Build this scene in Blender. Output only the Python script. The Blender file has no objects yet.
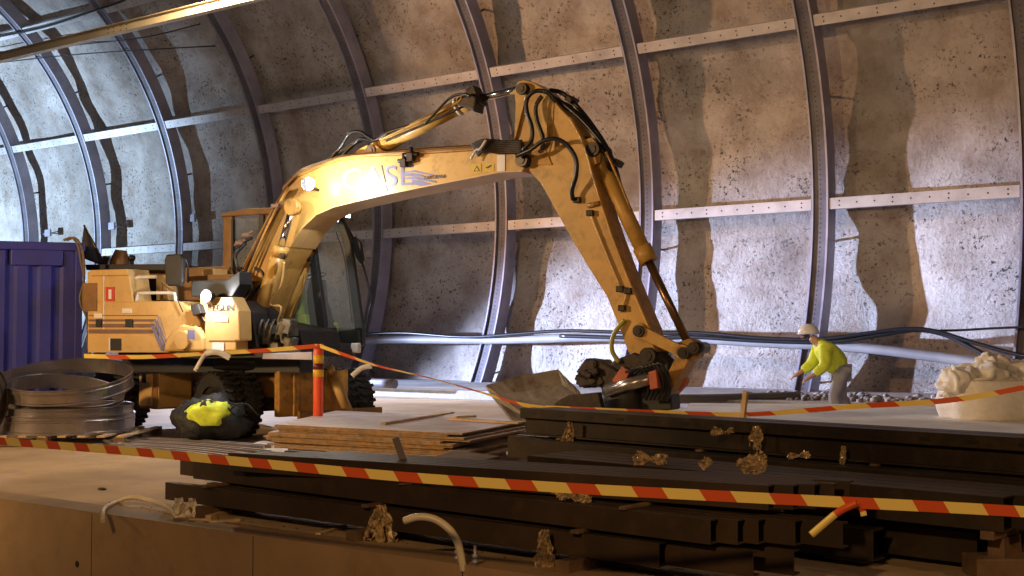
import bpy, bmesh, math, random
from mathutils import Vector, Matrix, noise
random.seed(7)
C = bpy.context.scene.collection
R_ = math.radians
# ------------------------------------------------------------------ camera model
FPX, YAW, PIT, CAMZ = 1262.0, 0.9194, 0.0381, 1.4
F0 = Vector((-math.cos(YAW), math.sin(YAW), 0)); RT = Vector((math.sin(YAW), math.cos(YAW), 0)); UP = Vector((0, 0, 1))
FW = F0*math.cos(PIT)+UP*math.sin(PIT); UW = UP*math.cos(PIT)-F0*math.sin(PIT)
CAM = Vector((0, 0, CAMZ))
def ray(px, py): return FW + RT*((px-512)/FPX) + UW*((288-py)/FPX)
def G(px, py, z=0.0):
    r = ray(px, py); t = (z-CAMZ)/r.z; return CAM + r*t
def PD(px, py, d):
    r = ray(px, py); t = d/(r.dot(F0)); return CAM + r*t
cam_d = bpy.data.cameras.new('camera'); cam = bpy.data.objects.new('camera', cam_d); C.objects.link(cam)
cam_d.sensor_width = 36; cam_d.lens = FPX/1024*36; cam_d.clip_end = 300
M = Matrix((( RT.x, UW.x, -FW.x), (RT.y, UW.y, -FW.y), (RT.z, UW.z, -FW.z)))
cam.matrix_world = Matrix.Translation(CAM) @ M.to_4x4()
bpy.context.scene.camera = cam

# ------------------------------------------------------------------ materials
def mat(name, col, rough=.6, metal=0, var=.25, nscale=4, dirt=None, dirt_amt=.35, bump=0, bscale=30, emit=None, estr=0, alpha=None, coat=0):
    m = bpy.data.materials.new(name); m.use_nodes = True
    nt = m.node_tree; N = nt.nodes; L = nt.links; b = N['Principled BSDF']
    b.inputs['Roughness'].default_value = rough; b.inputs['Metallic'].default_value = metal
    tc = N.new('ShaderNodeTexCoord')
    n1 = N.new('ShaderNodeTexNoise'); n1.inputs['Scale'].default_value = nscale; n1.inputs['Detail'].default_value = 6
    L.new(tc.outputs['Object'], n1.inputs['Vector'])
    cr = N.new('ShaderNodeValToRGB'); cr.color_ramp.elements[0].position = .35; cr.color_ramp.elements[1].position = .68
    c = Vector(col)
    cr.color_ramp.elements[0].color = (*[max(0, v*(1-var)) for v in c], 1); cr.color_ramp.elements[1].color = (*[min(1, v*(1+var*.5)) for v in c], 1)
    L.new(n1.outputs['Fac'], cr.inputs['Fac']); out = cr.outputs['Color']
    if dirt:
        n2 = N.new('ShaderNodeTexNoise'); n2.inputs['Scale'].default_value = nscale*2.3; n2.inputs['Detail'].default_value = 9; n2.inputs['Roughness'].default_value = .7
        L.new(tc.outputs['Object'], n2.inputs['Vector'])
        r2 = N.new('ShaderNodeValToRGB'); r2.color_ramp.elements[0].position = .5; r2.color_ramp.elements[1].position = .72
        r2.color_ramp.elements[0].color = (0, 0, 0, 1); r2.color_ramp.elements[1].color = (dirt_amt,)*3+(1,)
        L.new(n2.outputs['Fac'], r2.inputs['Fac'])
        mx = N.new('ShaderNodeMix'); mx.data_type = 'RGBA'; L.new(r2.outputs['Color'], mx.inputs['Factor'])
        L.new(out, mx.inputs['A']); mx.inputs['B'].default_value = (*dirt, 1); out = mx.outputs['Result']
    L.new(out, b.inputs['Base Color'])
    if bump:
        n3 = N.new('ShaderNodeTexNoise'); n3.inputs['Scale'].default_value = bscale; n3.inputs['Detail'].default_value = 8
        L.new(tc.outputs['Object'], n3.inputs['Vector'])
        bp = N.new('ShaderNodeBump'); bp.inputs['Strength'].default_value = bump; bp.inputs['Distance'].default_value = .05
        L.new(n3.outputs['Fac'], bp.inputs['Height']); L.new(bp.outputs['Normal'], b.inputs['Normal'])
    if emit:
        b.inputs['Emission Color'].default_value = (*emit, 1); b.inputs['Emission Strength'].default_value = estr
    if alpha is not None: b.inputs['Alpha'].default_value = alpha
    if name.endswith('primed_steel'): b.inputs['Specular IOR Level'].default_value = .22
    if coat: b.inputs['Coat Weight'].default_value = coat
    return m
YEL = mat('yellow_paint', (.56, .32, .075), .42, 0, .18, 2.5, (.10, .05, .015), .55, coat=.1)
YEL2 = mat('worn_yellow_paint', (.50, .26, .05), .5, 0, .3, 5, (.05, .03, .015), .8)
CRM = mat('cream_yellow_paint', (.62, .39, .14), .45, 0, .12, 2, (.22, .12, .04), .35)
BRN = mat('brown_cab_paint', (.24, .115, .03), .5, 0, .2, 3, (.05, .03, .02), .4)
BLK = mat('black_plastic', (.012, .011, .011), .5, 0, .3, 8)
HOSE = mat('black_hose', (.012, .012, .014), .32, 0, .2, 8)
DRK = mat('dark_greasy_steel', (.035, .026, .02), .5, .5, .5, 9, (.13, .07, .03), .5)
DGR = mat('dark_cab_paint', (.02, .024, .026), .4, 0, .2, 6)
CHR = mat('chrome_rod', (.75, .75, .76), .15, 1, .1, 6)
TYRE = mat('tyre_rubber', (.017, .016, .015), .75, 0, .4, 12, (.07, .05, .035), .4)
PIN = mat('pin_steel', (.06, .05, .045), .35, .8, .3, 12)
REDP = mat('red_paint', (.45, .10, .05), .5, 0, .2, 8)
BKT = mat('scraped_bucket_steel', (.42, .36, .29), .45, .15, .4, 2.4, (.10, .045, .02), .8)
STKR = mat('blue_stripe', (.17, .17, .33), .5, 0, .15, 6)
BRS = mat('brown_stripe', (.20, .11, .08), .5, 0, .15, 6)
WHT = mat('white_sticker', (.75, .72, .68), .5, 0, .1, 6)
RED = mat('red_sticker', (.55, .04, .02), .5, 0, .1, 6)
YST = mat('yellow_sticker', (.65, .45, .04), .5, 0, .1, 6)
LET = mat('pale_lettering', (.14, .14, .24), .5, 0, .05, 6)
DLET = mat('dark_lettering', (.03, .03, .03), .5, 0, .05, 6)
LAMP = mat('lamp_lens', (1, 1, 1), .3, 0, 0, 4, emit=(.93, .96, 1), estr=60)
LAMPS = mat('small_lamp_lens', (1, 1, 1), .3, 0, 0, 4, emit=(.8, .95, 1), estr=6)
GLS = bpy.data.materials.new('cab_glass'); GLS.use_nodes = True
_b = GLS.node_tree.nodes['Principled BSDF']; _b.inputs['Base Color'].default_value = (.55, .62, .62, 1); _b.inputs['Roughness'].default_value = .03; _b.inputs['Alpha'].default_value = .10
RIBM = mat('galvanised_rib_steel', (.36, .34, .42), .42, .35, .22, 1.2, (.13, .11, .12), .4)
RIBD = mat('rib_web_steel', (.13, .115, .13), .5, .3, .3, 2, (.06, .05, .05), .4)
RAILM = mat('galvanised_rail_steel', (.50, .46, .45), .45, .3, .2, 1.5, (.25, .2, .18), .4)
BEAMB = mat('pale_beam_steel', (.6, .5, .36), .4, .3, .15, 1.5)
HOLE = mat('dark_bolt_hole', (.006, .005, .005), .7)
BROWNB = mat('brown_primed_steel', (.048, .030, .017), .55, 0, .35, 1.6, (.10, .055, .025), .45)
BROWNC = mat('black_primed_steel', (.030, .020, .013), .5, 0, .35, 1.6, (.12, .07, .03), .35)
PLY = mat('film_faced_plywood', (.66, .60, .62), .45, 0, .25, 2, (.25, .17, .12), .5)
PLYE = mat('plywood_edge', (.34, .20, .08), .7, 0, .4, 14, (.08, .05, .03), .6)
WOOD = mat('pale_timber', (.55, .38, .20), .7, 0, .3, 5, (.2, .12, .06), .4)
WOODD = mat('dark_timber', (.16, .09, .045), .75, 0, .4, 5, (.05, .03, .02), .5)
BLUE = mat('blue_container_paint', (.02, .025, .24), .45, 0, .25, 1.5, (.08, .05, .05), .35)
COIL = mat('brushed_steel_band', (.36, .32, .31), .27, .85, .3, 2.2, (.15, .11, .09), .5)
STRIP = mat('bare_steel_strip', (.7, .67, .68), .35, .25, .2, 2)
ORG = mat('orange_red_post', (.85, .10, .03), .4, 0, .1, 4)
REFL = mat('yellow_reflector', (.85, .5, .03), .3, 0, .1, 8)
DREFL = mat('dark_red_reflector', (.14, .01, .012), .35)
PIPE = mat('grey_plastic_pipe', (.16, .15, .17), .42, 0, .25, 1.4)
PIPEG = mat('weathered_pipe', (.30, .28, .28), .5, 0, .25, 1.4)
HIV = mat('hi_vis_yellow', (.72, .85, .06), .7, 0, .2, 9)
GREYC = mat('grey_work_trousers', (.30, .30, .36), .8, 0, .2, 8)
SKIN = mat('skin', (.5, .3, .22), .6, 0, .05, 8)
HELM = mat('white_helmet_plastic', (.8, .8, .82), .3, 0, .05, 6)
BAGW = mat('woven_white_bag', (.82, .77, .70), .75, 0, .12, 5, (.45, .35, .25), .3, bump=.15, bscale=60)
BAGB = mat('black_bag_fabric', (.016, .014, .013), .6, 0, .3, 8, bump=.4, bscale=20)
HOSEW = mat('pale_plastic_hose', (.62, .52, .33), .4, 0, .12, 8)
WRAP = mat('torn_plastic_wrap', (.55, .38, .20), .16, 0, .6, 30, alpha=.62)
PAPR = mat('torn_paper_sheet', (.68, .60, .50), .7, 0, .2, 12, bump=.3)
STONE = mat('gravel_stone', (.30, .27, .26), .8, 0, .6, 7)
ROPE = mat('worn_rope', (.18, .12, .06), .8, 0, .3, 20)
FLAGM = mat('black_flag_cloth', (.03, .025, .03), .8, 0, .3, 6)
SEATM = mat('green_seat_cloth', (.35, .5, .04), .8)

def stripe_mat():
    m = bpy.data.materials.new('striped_barrier_film'); m.use_nodes = True
    nt = m.node_tree; N = nt.nodes; L = nt.links; b = N['Principled BSDF']; b.inputs['Roughness'].default_value = .35
    uv = N.new('ShaderNodeUVMap'); sp = N.new('ShaderNodeSeparateXYZ'); L.new(uv.outputs['UV'], sp.inputs[0])
    a = N.new('ShaderNodeMath'); a.operation = 'MULTIPLY_ADD'; L.new(sp.outputs['Y'], a.inputs[0]); a.inputs[1].default_value = .10; L.new(sp.outputs['X'], a.inputs[2])
    fr = N.new('ShaderNodeMath'); fr.operation = 'FRACT'; L.new(a.outputs[0], fr.inputs[0])
    g = N.new('ShaderNodeMath'); g.operation = 'GREATER_THAN'; L.new(fr.outputs[0], g.inputs[0]); g.inputs[1].default_value = .55
    mx = N.new('ShaderNodeMix'); mx.data_type = 'RGBA'; L.new(g.outputs[0], mx.inputs['Factor'])
    mx.inputs['A'].default_value = (.92, .68, .17, 1); mx.inputs['B'].default_value = (.68, .10, .02, 1)
    L.new(mx.outputs['Result'], b.inputs['Base Color'])
    return m
TAPE = stripe_mat()

def shotcrete():
    m = bpy.data.materials.new('sprayed_concrete'); m.use_nodes = True
    nt = m.node_tree; N = nt.nodes; L = nt.links; b = N['Principled BSDF']; b.inputs['Roughness'].default_value = .85
    tc = N.new('ShaderNodeTexCoord')
    def ns(sc, det, ro=.6):
        n = N.new('ShaderNodeTexNoise'); n.inputs['Scale'].default_value = sc; n.inputs['Detail'].default_value = det; n.inputs['Roughness'].default_value = ro
        L.new(tc.outputs['Object'], n.inputs['Vector']); return n
    def ramp(src, p0, p1, c0, c1):
        r = N.new('ShaderNodeValToRGB'); r.color_ramp.elements[0].position = p0; r.color_ramp.elements[1].position = p1
        r.color_ramp.elements[0].color = (*c0, 1); r.color_ramp.elements[1].color = (*c1, 1); L.new(src, r.inputs['Fac']); return r
    big = ramp(ns(.35, 5).outputs['Fac'], .3, .7, (.27, .235, .21), (.58, .53, .49))
    blot = ramp(ns(1.1, 7, .7).outputs['Fac'], .42, .72, (1, 1, 1), (.48, .37, .29))
    mx = N.new('ShaderNodeMix'); mx.data_type = 'RGBA'; mx.blend_type = 'MULTIPLY'; mx.inputs['Factor'].default_value = .8
    L.new(big.outputs['Color'], mx.inputs['A']); L.new(blot.outputs['Color'], mx.inputs['B'])
    sp = ns(12, 3, .7); gate = ramp(ns(.8, 4, .7).outputs['Fac'], .40, .58, (0, 0, 0), (1, 1, 1))
    spr = ramp(sp.outputs['Fac'], .565, .63, (0, 0, 0), (1, 1, 1))
    mm = N.new('ShaderNodeMath'); mm.operation = 'MULTIPLY'; L.new(gate.outputs['Color'], mm.inputs[0]); L.new(spr.outputs['Color'], mm.inputs[1])
    m2 = N.new('ShaderNodeMix'); m2.data_type = 'RGBA'; L.new(mm.outputs[0], m2.inputs['Factor']); L.new(mx.outputs['Result'], m2.inputs['A']); m2.inputs['B'].default_value = (.06, .05, .045, 1)
    L.new(m2.outputs['Result'], b.inputs['Base Color'])
    bn = ns(9, 8, .72); bp = N.new('ShaderNodeBump'); bp.inputs['Strength'].default_value = .6; bp.inputs['Distance'].default_value = .10
    L.new(bn.outputs['Fac'], bp.inputs['Height']); L.new(bp.outputs['Normal'], b.inputs['Normal'])
    return m
SHOT = shotcrete()
CONC = mat('dusty_deck_concrete', (.45, .315, .18), .8, 0, .3, .7, (.22, .14, .08), .6, bump=.25, bscale=9)
CONCF = mat('formed_edge_concrete', (.30, .185, .085), .75, 0, .22, 1.1, (.14, .08, .04), .5, bump=.12, bscale=6)
CONCK = mat('kerb_concrete', (.40, .38, .36), .8, 0, .25, 1, (.2, .17, .15), .5, bump=.2, bscale=10)
CONCP = mat('pale_slab_concrete', (.72, .68, .64), .7, 0, .2, 1.3, (.45, .38, .30), .5, bump=.12, bscale=10)

# ------------------------------------------------------------------ mesh builder
class MB:
    def __init__(s): s.bm = bmesh.new(); s.mi = 0; s.mats = []
    def use(s, m):
        if m not in s.mats: s.mats.append(m)
        s.mi = s.mats.index(m); return s
    def _f(s, vs, smooth=False):
        try:
            f = s.bm.faces.new(vs); f.material_index = s.mi; f.smooth = smooth; return f
        except ValueError: return None
    def prism(s, pts, off):
        off = Vector(off); a = [s.bm.verts.new(p) for p in pts]; b = [s.bm.verts.new(Vector(p)+off) for p in pts]
        s._f(a); s._f(b[::-1]); n = len(pts)
        for i in range(n): s._f([a[i], b[i], b[(i+1) % n], a[(i+1) % n]])
        return s
    def box(s, c, d, rot=None):
        c = Vector(c); hx, hy, hz = d[0]/2, d[1]/2, d[2]/2; v = []
        for x in (-hx, hx):
            for y in (-hy, hy):
                for z in (-hz, hz):
                    p = Vector((x, y, z))
                    if rot: p = rot @ p
                    v.append(s.bm.verts.new(c+p))
        for q in ((0, 1, 3, 2), (4, 6, 7, 5), (0, 4, 5, 1), (2, 3, 7, 6), (0, 2, 6, 4), (1, 5, 7, 3)): s._f([v[i] for i in q])
        return s
    def tube(s, pts, r, n=8, smooth=True, caps=True, rs=None, spline=False):
        pts = [Vector(p) for p in pts]
        if spline: pts = catmull(pts, spline)
        rings = []; prev = None
        for i, p in enumerate(pts):
            t = (pts[min(i+1, len(pts)-1)]-pts[max(i-1, 0)])
            t = t.normalized() if t.length > 1e-9 else Vector((0, 0, 1))
            if prev is None:
                a = t.orthogonal().normalized()
            else:
                a = (prev - t*prev.dot(t)); a = a.normalized() if a.length > 1e-6 else t.orthogonal().normalized()
            prev = a; b = t.cross(a)
            rr = rs[i] if rs else r
            rings.append([s.bm.verts.new(p+(a*math.cos(2*math.pi*k/n)+b*math.sin(2*math.pi*k/n))*rr) for k in range(n)])
        for i in range(len(rings)-1):
            for k in range(n): s._f([rings[i][k], rings[i][(k+1) % n], rings[i+1][(k+1) % n], rings[i+1][k]], smooth)
        if caps: s._f(rings[0][::-1]); s._f(rings[-1])
        return s
    def cyl(s, p0, p1, r, r1=None, n=16): return s.tube([p0, p1], r, n, True, True, [r, r1 if r1 is not None else r])
    def ball(s, c, r, seg=10, sc=(1, 1, 1)):
        c = Vector(c); rows = []
        for i in range(seg//2+1):
            th = math.pi*i/(seg//2)
            rows.append([s.bm.verts.new(c+Vector((r*sc[0]*math.sin(th)*math.cos(2*math.pi*k/seg), r*sc[1]*math.sin(th)*math.sin(2*math.pi*k/seg), r*sc[2]*math.cos(th)))) for k in range(seg)])
        for i in range(len(rows)-1):
            for k in range(seg): s._f([rows[i][k], rows[i+1][k], rows[i+1][(k+1) % seg], rows[i][(k+1) % seg]], True)
        return s
    def sweep(s, prof, frames, close_prof=True, caps=True, smooth=False, matf=None):
        """prof: 2D points; frames: (origin, ax, ay)"""
        rings = [[s.bm.verts.new(o+ax*p[0]+ay*p[1]) for p in prof] for o, ax, ay in frames]
        n = len(prof)
        for i in range(len(rings)-1):
            for k in range(n if close_prof else n-1):
                if matf: s.mi = matf(k)
                s._f([rings[i][k], rings[i][(k+1) % n], rings[i+1][(k+1) % n], rings[i+1][k]], smooth)
        if matf: s.mi = 0
        if caps and close_prof: s._f(rings[0][::-1]); s._f(rings[-1])
        return s
    def obj(s, name, m=None, parent=None, bevel=0, solid=0, subd=0, world=None):
        bm = s.bm; bmesh.ops.remove_doubles(bm, verts=bm.verts, dist=1e-6)
        if solid == 0: bmesh.ops.recalc_face_normals(bm, faces=bm.faces)
        me = bpy.data.meshes.new(name); bm.to_mesh(me); bm.free()
        ms = s.mats[:] if s.mats else [m]
        for x in ms: me.materials.append(x)
        o = bpy.data.objects.new(name, me); C.objects.link(o)
        if parent: o.parent = parent
        if bevel:
            b = o.modifiers.new('edge', 'BEVEL'); b.width = bevel; b.segments = 2; b.limit_method = 'ANGLE'; b.angle_limit = R_(40)
        if solid:
            b = o.modifiers.new('thick', 'SOLIDIFY'); b.thickness = solid; b.offset = 0
        if subd:
            b = o.modifiers.new('sub', 'SUBSURF'); b.levels = subd; b.render_levels = subd
        return o
def catmull(P, k=6):
    out = []
    for i in range(len(P)-1):
        p0, p1, p2, p3 = P[max(i-1, 0)], P[i], P[i+1], P[min(i+2, len(P)-1)]
        for j in range(k):
            t = j/k; out.append(.5*((2*p1)+(p2-p0)*t+(2*p0-5*p1+4*p2-p3)*t*t+(3*p1-p0-3*p2+p3)*t**3))
    out.append(P[-1]); return out
def tag(o, label=None, cat=None, group=None, kind=None):
    if label: o['label'] = label
    if cat: o['category'] = cat
    if group: o['group'] = group
    if kind: o['kind'] = kind
    return o
def empty(name, loc, rz=0):
    o = bpy.data.objects.new(name, None); C.objects.link(o); o.location = loc; o.rotation_euler = (0, 0, rz); return o
ORD = ['first', 'second', 'third', 'fourth', 'fifth', 'sixth', 'seventh', 'eighth', 'ninth', 'tenth', 'eleventh']

# ------------------------------------------------------------------ tunnel shell
D0 = 26.7; RR = 9.84; EZ = .98; ZC = 1.4+3.21; YC = D0-RR
def prof(th, r): return Vector((0, YC+r*math.cos(th), ZC+r*EZ*math.sin(th)))
WALLR = RR+.72
def wall_mesh(name, x0, x1, th0, th1, dx, nth):
    b = bmesh.new(); nx = int((x1-x0)/dx); rows = []
    for i in range(nx+1):
        x = x0+(x1-x0)*i/nx; row = []
        for j in range(nth+1):
            th = th0+(th1-th0)*j/nth
            p = prof(th, WALLR); p.x = x
            d = noise.noise(p*.33)*.26+noise.noise(p*.9+Vector((5, 1, 2)))*.10+noise.noise(p*2.4)*.035
            q = prof(th, WALLR+d); q.x = x; row.append(b.verts.new(q))
        rows.append(row)
    for i in range(nx):
        for j in range(nth):
            f = b.faces.new([rows[i][j], rows[i][j+1], rows[i+1][j+1], rows[i+1][j]]); f.smooth = True
    me = bpy.data.meshes.new(name); b.to_mesh(me); b.free(); me.materials.append(SHOT)
    o = bpy.data.objects.new(name, me); C.objects.link(o); o['kind'] = 'structure'; return o
wall_mesh('wall_far', -95, 4, -.62, .95, .28, 70)
wall_mesh('ceiling', -95, 4, .95, 1.75, .5, 20)

# deck, edge, kerb, slab
EDY = .2244*D0
dk = MB(); dk.box(((-95+8)/2, (EDY+.0+27)/2, -.35), (103, 27-EDY-.28, .7)); o = dk.obj('floor', CONC); o['kind'] = 'structure'
ed = MB(); ed.use(CONCF)
ed.box((-43.5, EDY+.13, -.99), (103, .30, 2.0))
# tie holes and joints cut as dark recess discs on the face
ed.use(HOLE)
for k in range(60):
    x = -30+k*.62
    if k % 2 == 0: ed.cyl((x, EDY-.0205, -.42), (x, EDY-.021, -.42), .028, n=10)
for px in (48,):
    g = G(px, 560, -.3)
for x in [-30+k*1.9+.37 for k in range(20)]: ed.box((x, EDY-.0205, -1.0), (.006, .002, 2.0))
o = ed.obj('trim_edge', None); o['kind'] = 'structure'
kb = MB(); kb.box((-45, 24.0, .1), (100, 5.0, .2)); o = kb.obj('kerb', CONCK, bevel=.02); o['kind'] = 'structure'

# pale raised slab behind the rear beam stack (right)
def poly_slab(name, pts, z0, z1, m, kind='structure'):
    b = MB(); b.prism([Vector((p.x, p.y, z0)) for p in pts], (0, 0, z1-z0)); o = b.obj(name, m, bevel=.01)
    if kind: o['kind'] = kind
    return o
SZ = .42
slab = poly_slab('platform', [G(676, 416, SZ), G(1150, 442, SZ), G(1180, 406, SZ), G(690, 403, SZ)], 0, SZ, CONCP)
# timber edge along the slab front
b = MB(); p0, p1 = G(700, 418.0, SZ), G(1150, 443.0, SZ); d = (p1-p0).normalized(); nrm = Vector((-d.y, d.x, 0))
b.prism([p0+nrm*-.06+UP*-.10, p1+nrm*-.06+UP*-.10, p1+nrm*-.06+UP*.0, p0+nrm*-.06+UP*.0], nrm*.05)
o = b.obj('edge_board', WOODD, bevel=.004); tag(o, 'long weathered timber board edging the pale slab in front of the white bag', 'board')

# ------------------------------------------------------------------ ribs and rails
RS = .1701*D0; RX0 = -.2662*D0
def rib(x, label, grp='curved steel ribs along the tunnel wall'):
    hw, dp = .20, .42
    # profile: ax = X, ay = radial outwards; front (towards tunnel) at 0
    P = [(-hw, dp), (-hw, 0), (-hw+.045, 0), (-hw+.045, .05), (hw-.045, .05), (hw-.045, 0), (hw, 0), (hw, dp)]
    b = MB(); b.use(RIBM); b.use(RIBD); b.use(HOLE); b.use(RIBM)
    fr = []
    n = 46
    for i in range(n+1):
        th = -.58+(1.30+.58)*i/n
        o = prof(th, RR); o.x = x; rad = (prof(th, RR+1)-prof(th, RR)).normalized(); fr.append((o, Vector((1, 0, 0)), rad))
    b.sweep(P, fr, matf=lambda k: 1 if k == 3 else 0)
    b.mi = 2
    for i in range(150):
        th = -.5+1.7*i/150
        for sx in (0,):
            o = prof(th, RR+.048); rad = (prof(th, RR+1)-prof(th, RR)).normalized()
            b.cyl(Vector((x+sx, o.y, o.z))-rad*.004, Vector((x+sx, o.y, o.z))+rad*.001, .016, n=6)
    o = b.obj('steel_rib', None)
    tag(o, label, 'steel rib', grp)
    # anchor stubs to the rock are part of each rib
    a = MB()
    for th in (-.42, -.1, .22, .55, .9):
        p = prof(th, RR+dp-.02); q = prof(th, RR+.98)
        a.cyl((x, p.y, p.z), (x, q.y, q.z), .03, n=8)
    an = a.obj('wall_anchor', RIBD, o)
    return o
RIBN = ['at the right edge of the photo', 'rising behind the stooping worker', 'passing just behind the stick of the excavator',
 'rising behind the end of the boom and the tilted bucket', 'just right of the cab windscreen', 'rising behind the cab roof, left of it',
 'rising above the black mirror of the excavator', 'above the dark triangular flag', 'leftmost in full view, above the blue container']
for i in range(0, 12):
    if i < 9: rib(RX0-i*RS, 'curved steel wall rib '+RIBN[i])
    elif i == 9: rib(RX0-i*RS, 'curved steel rib cut by the left photo edge, farthest down the wall')
def rail(th, i, rowname, label):
    x1 = RX0-i*RS-.2; x0 = RX0-(i+1)*RS+.2; x0 -= 0
    b = MB(); b.use(RAILM); b.use(HOLE); b.use(RAILM)
    o = prof(th, RR+.02); rad = (prof(th, RR+1)-prof(th, RR)).normalized(); tan = Vector((0, -rad.z, rad.y))
    w = .125
    P = [(-w, 0), (w, 0), (w, .14), (w-.03, .14), (w-.03, .03), (-w+.03, .03), (-w+.03, .14), (-w, .14)]
    fr = [(Vector((x, o.y, o.z)), tan, rad) for x in (x0+.02, x1-.02)]
    b.sweep(P, fr)
    b.mi = 1
    for k in range(10):
        for s in (-.05, .05) if k % 3 == 0 else (0,):
            xx = x0+.25+k*(x1-x0-.5)/9
            c = Vector((xx, o.y, o.z))+tan*s
            b.cyl(c-rad*.004, c+rad*.001, .02, n=6)
    # end cleat
    b.mi = 0
    ob = b.obj('steel_rail', None)
    tag(ob, label, 'steel rail', 'horizontal rails of the '+rowname+' row')
    c = MB()
    for xx in (x1-.09, x0+.09): c.box((xx, o.y+rad.y*.19, o.z+rad.z*.19), (.14, .1, .2))
    c.obj('end_cleat', RIBD, ob)
    return ob
thA = math.asin((.1111*D0+1.4-ZC)/(RR*EZ)); thB = math.asin((.26*D0+1.4-ZC)/(RR*EZ)); thD = thB+(thB-thA)*1.0
BAY = ['right of the stooping worker', 'above the bucket cylinder and right of the stick', 'between the stick and the boom end rib',
 'behind the boom, right of the cab', 'behind the cab', 'left of the cab roof', 'above the engine hood', 'left of the dark flag', 'at the left photo edge', 'beyond the left photo edge']
for row, th, ks in (('middle', thA, range(0, 9)), ('upper', thB, range(0, 9)), ('topmost', thD, range(4, 9))):
    for i in ks: rail(th, i, row, 'drilled %s-row rail in the wall bay %s' % (row, BAY[i]))
# small anchor boxes hung on the wall left
for k, (px, py) in enumerate(((48, 233), (112, 226), (192, 218))):
    r = ray(px, py); t = (26.9)/r.y; p = CAM+r*t
    b = MB(); b.box(p, (.34, .08, .26)); b.cyl(p+Vector((-.17, 0, 0)), p+Vector((-.8, .3, 0)), .02, n=6); b.cyl(p, p+Vector((0, 1.0, 0)), .025, n=6)
    o = b.obj('anchor_plate', RIBM, bevel=.01)
    tag(o, ['small steel plate on a rod on the wall above the blue container', 'small steel plate on a rod on the wall above the engine hood', 'small steel plate on a rod on the wall left of the brown cab frame'][k], 'anchor plate', 'anchor plates on the left wall')

# pale ceiling beam with hangers out of the frame
b = MB(); b.use(BEAMB); b.use(HOLE); b.use(BEAMB)
ym, zm = 15.0, 7.47
xm = -21.2
b.box((-24, ym, zm), (60, .12, .17)); b.box((-24, ym-.05, zm-.09), (60, .14, .012)); b.box((-24, ym-.05, zm+.09), (60, .14, .012))
b.mi = 1
for dx in (-.3, -.12, .12, .3):
    for dz in (-.04, .04): b.cyl((xm+dx, ym-.0615, zm+dz), (xm+dx, ym-.0645, zm+dz), .015, n=6)
o = b.obj('overhead_beam', None); tag(o, 'long pale steel beam hung overhead, crossing the upper left of the photo', 'beam')
c = MB()
for x in (-52, -8, 3): c.cyl((x, ym, zm+.08), (x, ym, 15), .03, n=6)
c.obj('hanger_rod', RIBM, o)
# thin wires high on the left wall
def wire(name, pts, r, m, label, cat, grp=None, spl=8):
    b = MB(); b.tube(pts, r, 6, spline=spl); o = b.obj(name, m); tag(o, label, cat, grp); return o
def wl(px, py, off=.3):   # point just in front of the ribs
    r = ray(px, py); lo, hi = 5, 80
    for _ in range(50):
        t = (lo+hi)/2; p = CAM+r*t
        rad = math.hypot(p.y-YC, (p.z-ZC)/EZ)
        inside = p.y < YC or rad < RR-off
        if inside: lo = t
        else: hi = t
    return CAM+r*lo
wire('wire', [wl(-30, 62, .1), wl(60, 47, .1), wl(140, 38, .1), wl(200, 24, .1)], .02, HOSE, 'upper thin black wire strung under the overhead beam at upper left', 'wire', 'thin wires high on the left wall')
wire('wire', [wl(-30, 66, .1), wl(70, 55, .1), wl(160, 49, .1), wl(215, 46, .1)], .02, HOSE, 'lower thin black wire strung under the overhead beam at upper left', 'wire', 'thin wires high on the left wall')
wire('wire', [wl(-30, 42, .1), wl(40, 28, .1), wl(90, 12, .1), wl(120, 2, .1), wl(140, -8, .1)], .035, HOSE, 'thick dark wire above the overhead beam at the top left corner', 'wire', 'thin wires high on the left wall')

# pipes and cables low on the wall (inside the ribs)
def wallpath(lst, off=.12): return [wl(x, y, off) for x, y in lst]
wire('wall_pipe', wallpath([(340, 344), (385, 340), (500, 340), (600, 337), (680, 338), (770, 343), (850, 347), (930, 356), (1000, 366)], .12), .115, PIPEG, 'long grey plastic pipe running along the foot of the tunnel wall', 'pipe', spl=6)
wire('wall_cable', wallpath([(340, 336), (400, 333), (470, 337), (560, 331), (640, 333), (700, 333), (760, 338), (820, 339), (870, 333), (905, 329), (935, 331), (975, 343), (1015, 354), (1060, 362)], .40), .045, HOSE, 'upper black cable sagging along the wall above the grey pipe', 'cable', 'black cables along the wall')
wire('wall_cable', wallpath([(560, 336), (640, 338), (690, 337), (760, 341), (830, 342), (880, 335), (915, 330), (945, 335), (980, 352), (1012, 370), (1040, 378)], .34), .05, HOSE, 'lower black cable diving behind the white bag', 'cable', 'black cables along the wall')
wire('wall_cable', wallpath([(905, 330), (950, 330.5), (1000, 328), (1060, 326)], .28), .025, HOSE, 'thin black cable running level to the right photo edge', 'cable', 'black cables along the wall')
wire('floor_pipe', [Vector((x, 21.1, .32)) for x in (-34, -28, -24, -19.4)], .11, PIPE, 'dark grey pipe lying on the kerb beside the tilted bucket', 'pipe')
wire('floor_pipe', [PD(px, py, 24.0) for px, py in ((672, 399), (720, 398.5), (800, 396))], .09, PIPE, 'dark grey pipe lying at the foot of the wall, left of the stooping worker', 'pipe')

# gravel strip
b = MB()
for k in range(420):
    p = Vector((random.uniform(-11.5, -3), random.uniform(22.0, 24.2), .2)); r = random.uniform(.04, .11)
    b.ball(p+UP*r*.3, r, 6, (random.uniform(.7, 1.2), random.uniform(.7, 1.2), .7))
o = b.obj('gravel', STONE); tag(o, 'loose dark gravel along the foot of the wall behind the white bag', 'gravel', kind='stuff')


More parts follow.
